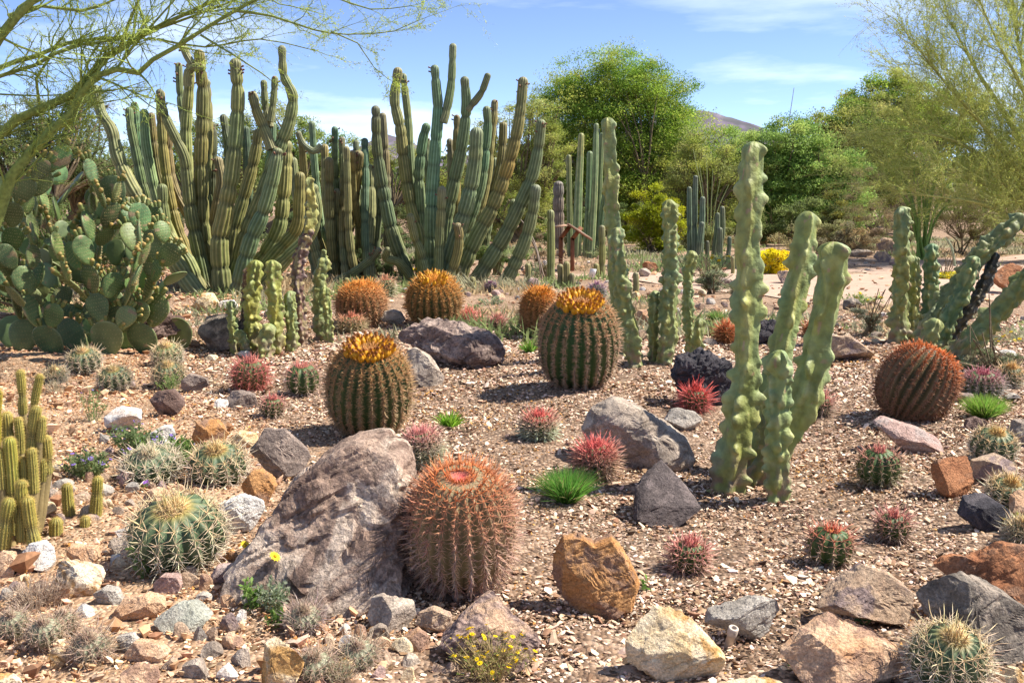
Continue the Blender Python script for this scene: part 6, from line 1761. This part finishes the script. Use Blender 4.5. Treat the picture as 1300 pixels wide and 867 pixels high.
leafy('green weeds with yellow flowers right of the shiny black rock', 1280, 672, 50, 24, 30, 330, [(.26, .32, .10), (.4, .36, .16)], 517, 8, YEL, 'yellow', .009, .012)
leafy('green sprouts at the foot of the tan rock behind the tall pale cactus', 1098, 388, 60, 16, 30, 280, [(.2, .3, .09), (.28, .36, .14)], 518, 12, YEL, 'yellow', .03, .03)
leafy('yellow daisies on the slope beneath the sprawling stems', 1262, 442, 90, 22, 40, 160, SIL, 519, 22, YEL, 'yellow', .02, .012, name='flowering_plant')
leafy('grey leafy patch beside the sprawling lumpy cactus', 1232, 470, 50, 18, 26, 380, SIL, 520, 0, None, None, .01, .016)
leafy('yellow flowers beside the grey green columns', 918, 338, 34, 18, 26, 200, SIL, 521, 14, YEL, 'yellow', .045, .03, name='flowering_plant')
leafy('green leafy patch in front of the row of orange barrels', 622, 388, 40, 12, 20, 240, SIL, 522, leaf=.02)
leafy('pale green patch right of the upright orange barrel', 600, 398, 36, 12, 20, 260, [(.2, .32, .12), (.32, .4, .2)], 523, leaf=.02)
leafy('dry brown twigs heaped behind the dry grey cacti', 36, 778, 80, 48, 80, 360, [(.42, .32, .23), (.34, .24, .17), (.5, .42, .32)], 524, leaf=.012, lw=.12, stemc=(.42, .33, .25), name='dry_plant')
leafy('dry brown tuft left of the banded tan rock', 60, 770, 60, 34, 90, 300, [(.42, .30, .22), (.36, .25, .18)], 525, leaf=.012, lw=.12, stemc=(.40, .3, .23), name='dry_plant')
leafy('dry grassy tuft at the foot of the cream flat topped rock', 425, 868, 60, 30, 70, 300, [(.45, .36, .25), (.3, .33, .2)], 526, leaf=.014, lw=.14, stemc=(.46, .38, .28), name='dry_plant')
leafy('dry straw tuft left of the tall thin green plant', 70, 500, 36, 20, 50, 240, [(.44, .35, .22), (.34, .33, .2)], 527, leaf=.014, lw=.14, stemc=(.46, .38, .26), name='dry_plant')
leafy('green weed in front of the small grey spiny cacti by the prickly pear', 215, 500, 42, 26, 20, 320, [(.2, .3, .08), (.28, .36, .13)], 528, leaf=.016, lw=.2)
leafy('straw coloured dead tuft in front of the low green cactus', 1292, 640, 40, 34, 60, 240, [(.55, .42, .2), (.45, .36, .16)], 529, leaf=.014, lw=.14, stemc=(.52, .42, .22), name='dry_plant')
leafy('small green sprig at the front of the dark brown boulder', 264, 440, 26, 12, 10, 130, GRN, 530, leaf=.014)
leafy('small plant with yellow blooms at the foot of the central clump', 520, 356, 60, 18, 26, 200, GRN, 531, 12, YEL, 'yellow', .04, .03, name='flowering_plant')
leafy('pale weeds at the foot of the slender columns', 770, 330, 60, 20, 40, 420, [(.3, .33, .18), (.42, .38, .2)], 532, leaf=.035, lw=.2)
leafy('silvery weeds left of the slim yellow green column', 680, 352, 40, 24, 30, 350, SIL, 533, leaf=.03, lw=.25)

# ------------------------------------------------------------------ the information stand, the plant tag, the irrigation pipe
def bevel_box(m, c, size, Rm=None, col=(.2, .1, .06), bev=.004):
    bm = bmesh.new(); bmesh.ops.create_cube(bm, size=1)
    for v in bm.verts: v.co = Vector([v.co[i] * size[i] for i in range(3)])
    bmesh.ops.bevel(bm, geom=bm.edges[:], offset=bev, segments=2, affect='EDGES')
    bmesh.ops.triangulate(bm, faces=bm.faces[:])
    V = np.array([v.co[:] for v in bm.verts]); T = np.array([[v.index for v in f.verts] for f in bm.faces]); bm.free()
    if Rm is not None: V = V @ np.asarray(Rm).T
    m.add(V + np.asarray(c), col, T=T)
def stand():
    g = ground(720, 345)
    t = empty('information_stand', g, 'rusty steel information stand with a slanted panel between the columns', 'stand')
    k = mpp(g)
    mat = attr_mat('rusty_steel', .75, .4, .3, 14.0, bump=.2, bscale=80)
    rust = (.22, .085, .04)
    for dx, dy in ((-.11, .18), (.09, -.05)):
        m = MB()
        P = [np.array([dx, dy, -.05]), np.array([dx, dy, .60]), np.array([dx + .15, dy, .80])]
        for a, b_ in zip(P[:-1], P[1:]):
            d = b_ - a; ln = np.linalg.norm(d); ang = math.atan2(d[0], d[2])
            Rm = np.array([[math.cos(ang), 0, math.sin(ang)], [0, 1, 0], [-math.sin(ang), 0, math.cos(ang)]])
            bevel_box(m, (a + b_) / 2, (.075, .05, ln + .03), Rm, rust)
        m.build('leg', mat, t)
    ang = R(33)
    Rm = np.array([[math.cos(ang), 0, math.sin(ang)], [0, 1, 0], [-math.sin(ang), 0, math.cos(ang)]])
    m = MB(); bevel_box(m, (.22, .06, .72), (.52, .62, .03), Rm, (.20, .09, .05)); m.build('panel', mat, t)
    m = MB(); bevel_box(m, np.array([.22, .06, .72]) + Rm @ np.array([0, 0, .022]), (.46, .56, .012), Rm, (.50, .38, .27)); m.build('sign_face', attr_mat('sign_face', .5, .4, .05, 5), t)
    m = MB(); bevel_box(m, (-.10, .06, .83), (.26, .58, .02), np.array([[math.cos(-.1), 0, math.sin(-.1)], [0, 1, 0], [-math.sin(-.1), 0, math.cos(-.1)]]), (.36, .22, .14)); m.build('shelf', mat, t)
    t.scale = (1.22, 1.22, 1.22)
    LM.append(('information stand', 722, 344))
stand()
def plant_tag():
    g = ground(752, 357); t = empty('plant_tag', g, 'small white plant tag standing left of the yellowish column', 'tag')
    m = MB(); bevel_box(m, (0, 0, .05), (.012, .012, .16), None, (.35, .33, .3), .002); m.build('stake', attr_mat('grey_metal', .5, .5, .05, 5), t)
    Rm = np.array([[1, 0, 0], [0, math.cos(.5), -math.sin(.5)], [0, math.sin(.5), math.cos(.5)]]) @ np.array([[math.cos(.15), 0, math.sin(.15)], [0, 1, 0], [-math.sin(.15), 0, math.cos(.15)]])
    m = MB(); bevel_box(m, (0, -.01, .15), (.12, .01, .19), Rm, (.78, .78, .77), .003); m.build('plate', attr_mat('white_plastic', .5, .4, .04, 5), t)
plant_tag()
def pipe():
    g = ground(925, 818); t = empty('irrigation_pipe', g, 'short pale irrigation pipe with a dark hole in front of the long grey rock', 'pipe')
    D_ = unit(np.array([.16, -.28, 1.0])); n = 20; th = np.arange(n) * 2 * np.pi / n
    zs = np.array([-.02, .045, .046, .052, .078, .080, .080, .060]); rr = np.array([.0155, .0155, .019, .019, .019, .017, .0105, .0095])
    P = D_ * zs[:, None]; U = unit(np.cross(D_, [0, 1, 0])); V = np.cross(D_, U)
    X, Q = rings(P, np.tile(U, (8, 1)), np.tile(V, (8, 1)), rr[:, None] * np.ones((1, n)), th)
    m = MB(); m.add(X, (.50, .43, .36), Q=Q); m.build('tube', attr_mat('dusty_plastic', .6, .3, .2, 60), t)
    e = np.arange(n)
    m = MB(); c = D_ * .066
    X = np.concatenate([c + .0102 * (np.cos(th)[:, None] * U + np.sin(th)[:, None] * V), c[None]])
    m.add(X, (.02, .02, .02), T=np.stack([e, (e + 1) % n, np.full(n, n)], -1)); m.build('hole_shade', attr_mat('hole_shade_black', .6, .3, .05, 60), t)  # black disc painted in for the darkness inside the pipe's open hole
pipe()

# ------------------------------------------------------------------ small loose stones, each one labelled by what it lies beside
def stones():
    r_ = np.random.default_rng(99)
    zones = [  # x0,x1,y0,y1,count,size px
        (50, 300, 600, 720, 62, (10, 34)), (150, 340, 700, 866, 52, (11, 38)), (0, 150, 720, 866, 14, (10, 24)), (390, 560, 770, 866, 30, (12, 32)), (0, 60, 680, 760, 8, (12, 26)),
        (120, 300, 480, 600, 22, (9, 22)), (20, 140, 570, 660, 12, (9, 20)), (240, 340, 400, 480, 12, (10, 22)), (560, 780, 360, 400, 14, (8, 18)), (600, 860, 345, 380, 12, (8, 20)),
        (780, 930, 370, 440, 16, (8, 22)), (1040, 1120, 385, 440, 8, (8, 18)), (1195, 1300, 440, 520, 12, (9, 24)), (1220, 1300, 580, 690, 9, (10, 26)), (300, 460, 370, 420, 12, (8, 20)),
        (560, 640, 800, 866, 6, (10, 22)), (880, 1010, 340, 365, 7, (8, 22)), (1150, 1300, 820, 866, 5, (12, 26)), (620, 800, 325, 350, 10, (6, 14)), (780, 900, 345, 400, 24, (7, 20)), (440, 700, 362, 385, 22, (6, 16)), (880, 1060, 385, 420, 14, (7, 18)), (1090, 1300, 385, 440, 16, (7, 20)), (1080, 1140, 330, 345, 8, (7, 14)), (430, 560, 360, 372, 8, (7, 14))]
    kinds = [('tan', 'tan'), ('peach', 'orange tan'), ('tan', 'tan'), ('peach', 'orange tan'), ('white', 'whitish'), ('grey', 'grey'), ('greytan', 'grey brown'), ('pink', 'pinkish'), ('cream', 'cream')]
    used = {}
    items = []
    for x0, x1, y0, y1, n, (s0, s1) in zones:
        placed = []
        tries = 0
        while len(placed) < n and tries < n * 30:
            tries += 1
            x, y = r_.uniform(x0, x1), r_.uniform(y0, y1); w = r_.uniform(s0, s1) * (1 if r_.random() < .8 else 1.3)
            if any((x - q[0]) ** 2 + ((y - q[1]) * 1.6) ** 2 < (.55 * (w + q[2])) ** 2 for q in placed): continue
            placed.append((x, y, w))
        items += placed
    big = [(x0, y0, x1, y1) for _, _, x0, y0, x1, y1, _, _ in BIG]
    items = [q for q in items if not any(a - 2 < q[0] < c + 2 and b - 2 < q[1] < d + 1 for a, b, c, d in big)]
    marks = list(LM)
    recs = []
    for i, (x, y, w) in enumerate(items):
        k, cn_ = kinds[int(r_.integers(0, len(kinds)))]
        ph, mx_, my_ = min(marks, key=lambda q: (q[1] - x) ** 2 + (2 * (q[2] - y)) ** 2)
        dx, dy = x - mx_, (y - my_) * 1.5
        dr = ('right of' if dx > 0 else 'left of') if abs(dx) > abs(dy) else ('in front of' if dy > 0 else 'behind')
        recs.append(dict(x=x, y=y, w=w, k=k, c=cn_, ph=ph, dr=dr, d=math.hypot(dx, dy)))
    groups = {}
    for r in recs: groups.setdefault((r['c'], r['dr'], r['ph']), []).append(r)
    ords = ['nearest', 'second nearest', 'third nearest', 'fourth nearest', 'fifth nearest', 'sixth nearest']
    for (c, dr, ph), L_ in groups.items():
        L_.sort(key=lambda r: r['d'])
        for q, r in enumerate(L_):
            w_ = ph.split()
            pre = '' if len(L_) == 1 else ords[min(q, 5)] + ' '
            room = 16 - len((pre + 'small ' + c + ' stone ' + dr + ' the').split())
            r['label'] = pre + 'small ' + c + ' stone ' + dr + ' the ' + ' '.join(w_[:room])
    for i, r in enumerate(recs):
        h = r['w'] * r_.uniform(.5, .8)
        rock(r['k'], r['label'], r['x'] - r['w'] / 2, r['y'] - h, r['x'] + r['w'] / 2, r['y'], 1000 + i, depth=r_.uniform(.6, 1.0), sub=3 if r['w'] < 22 else 4, name='stone', cat='stone', group='small loose stones on the soil', cuts=10)
    print('stones', len(recs))
stones()
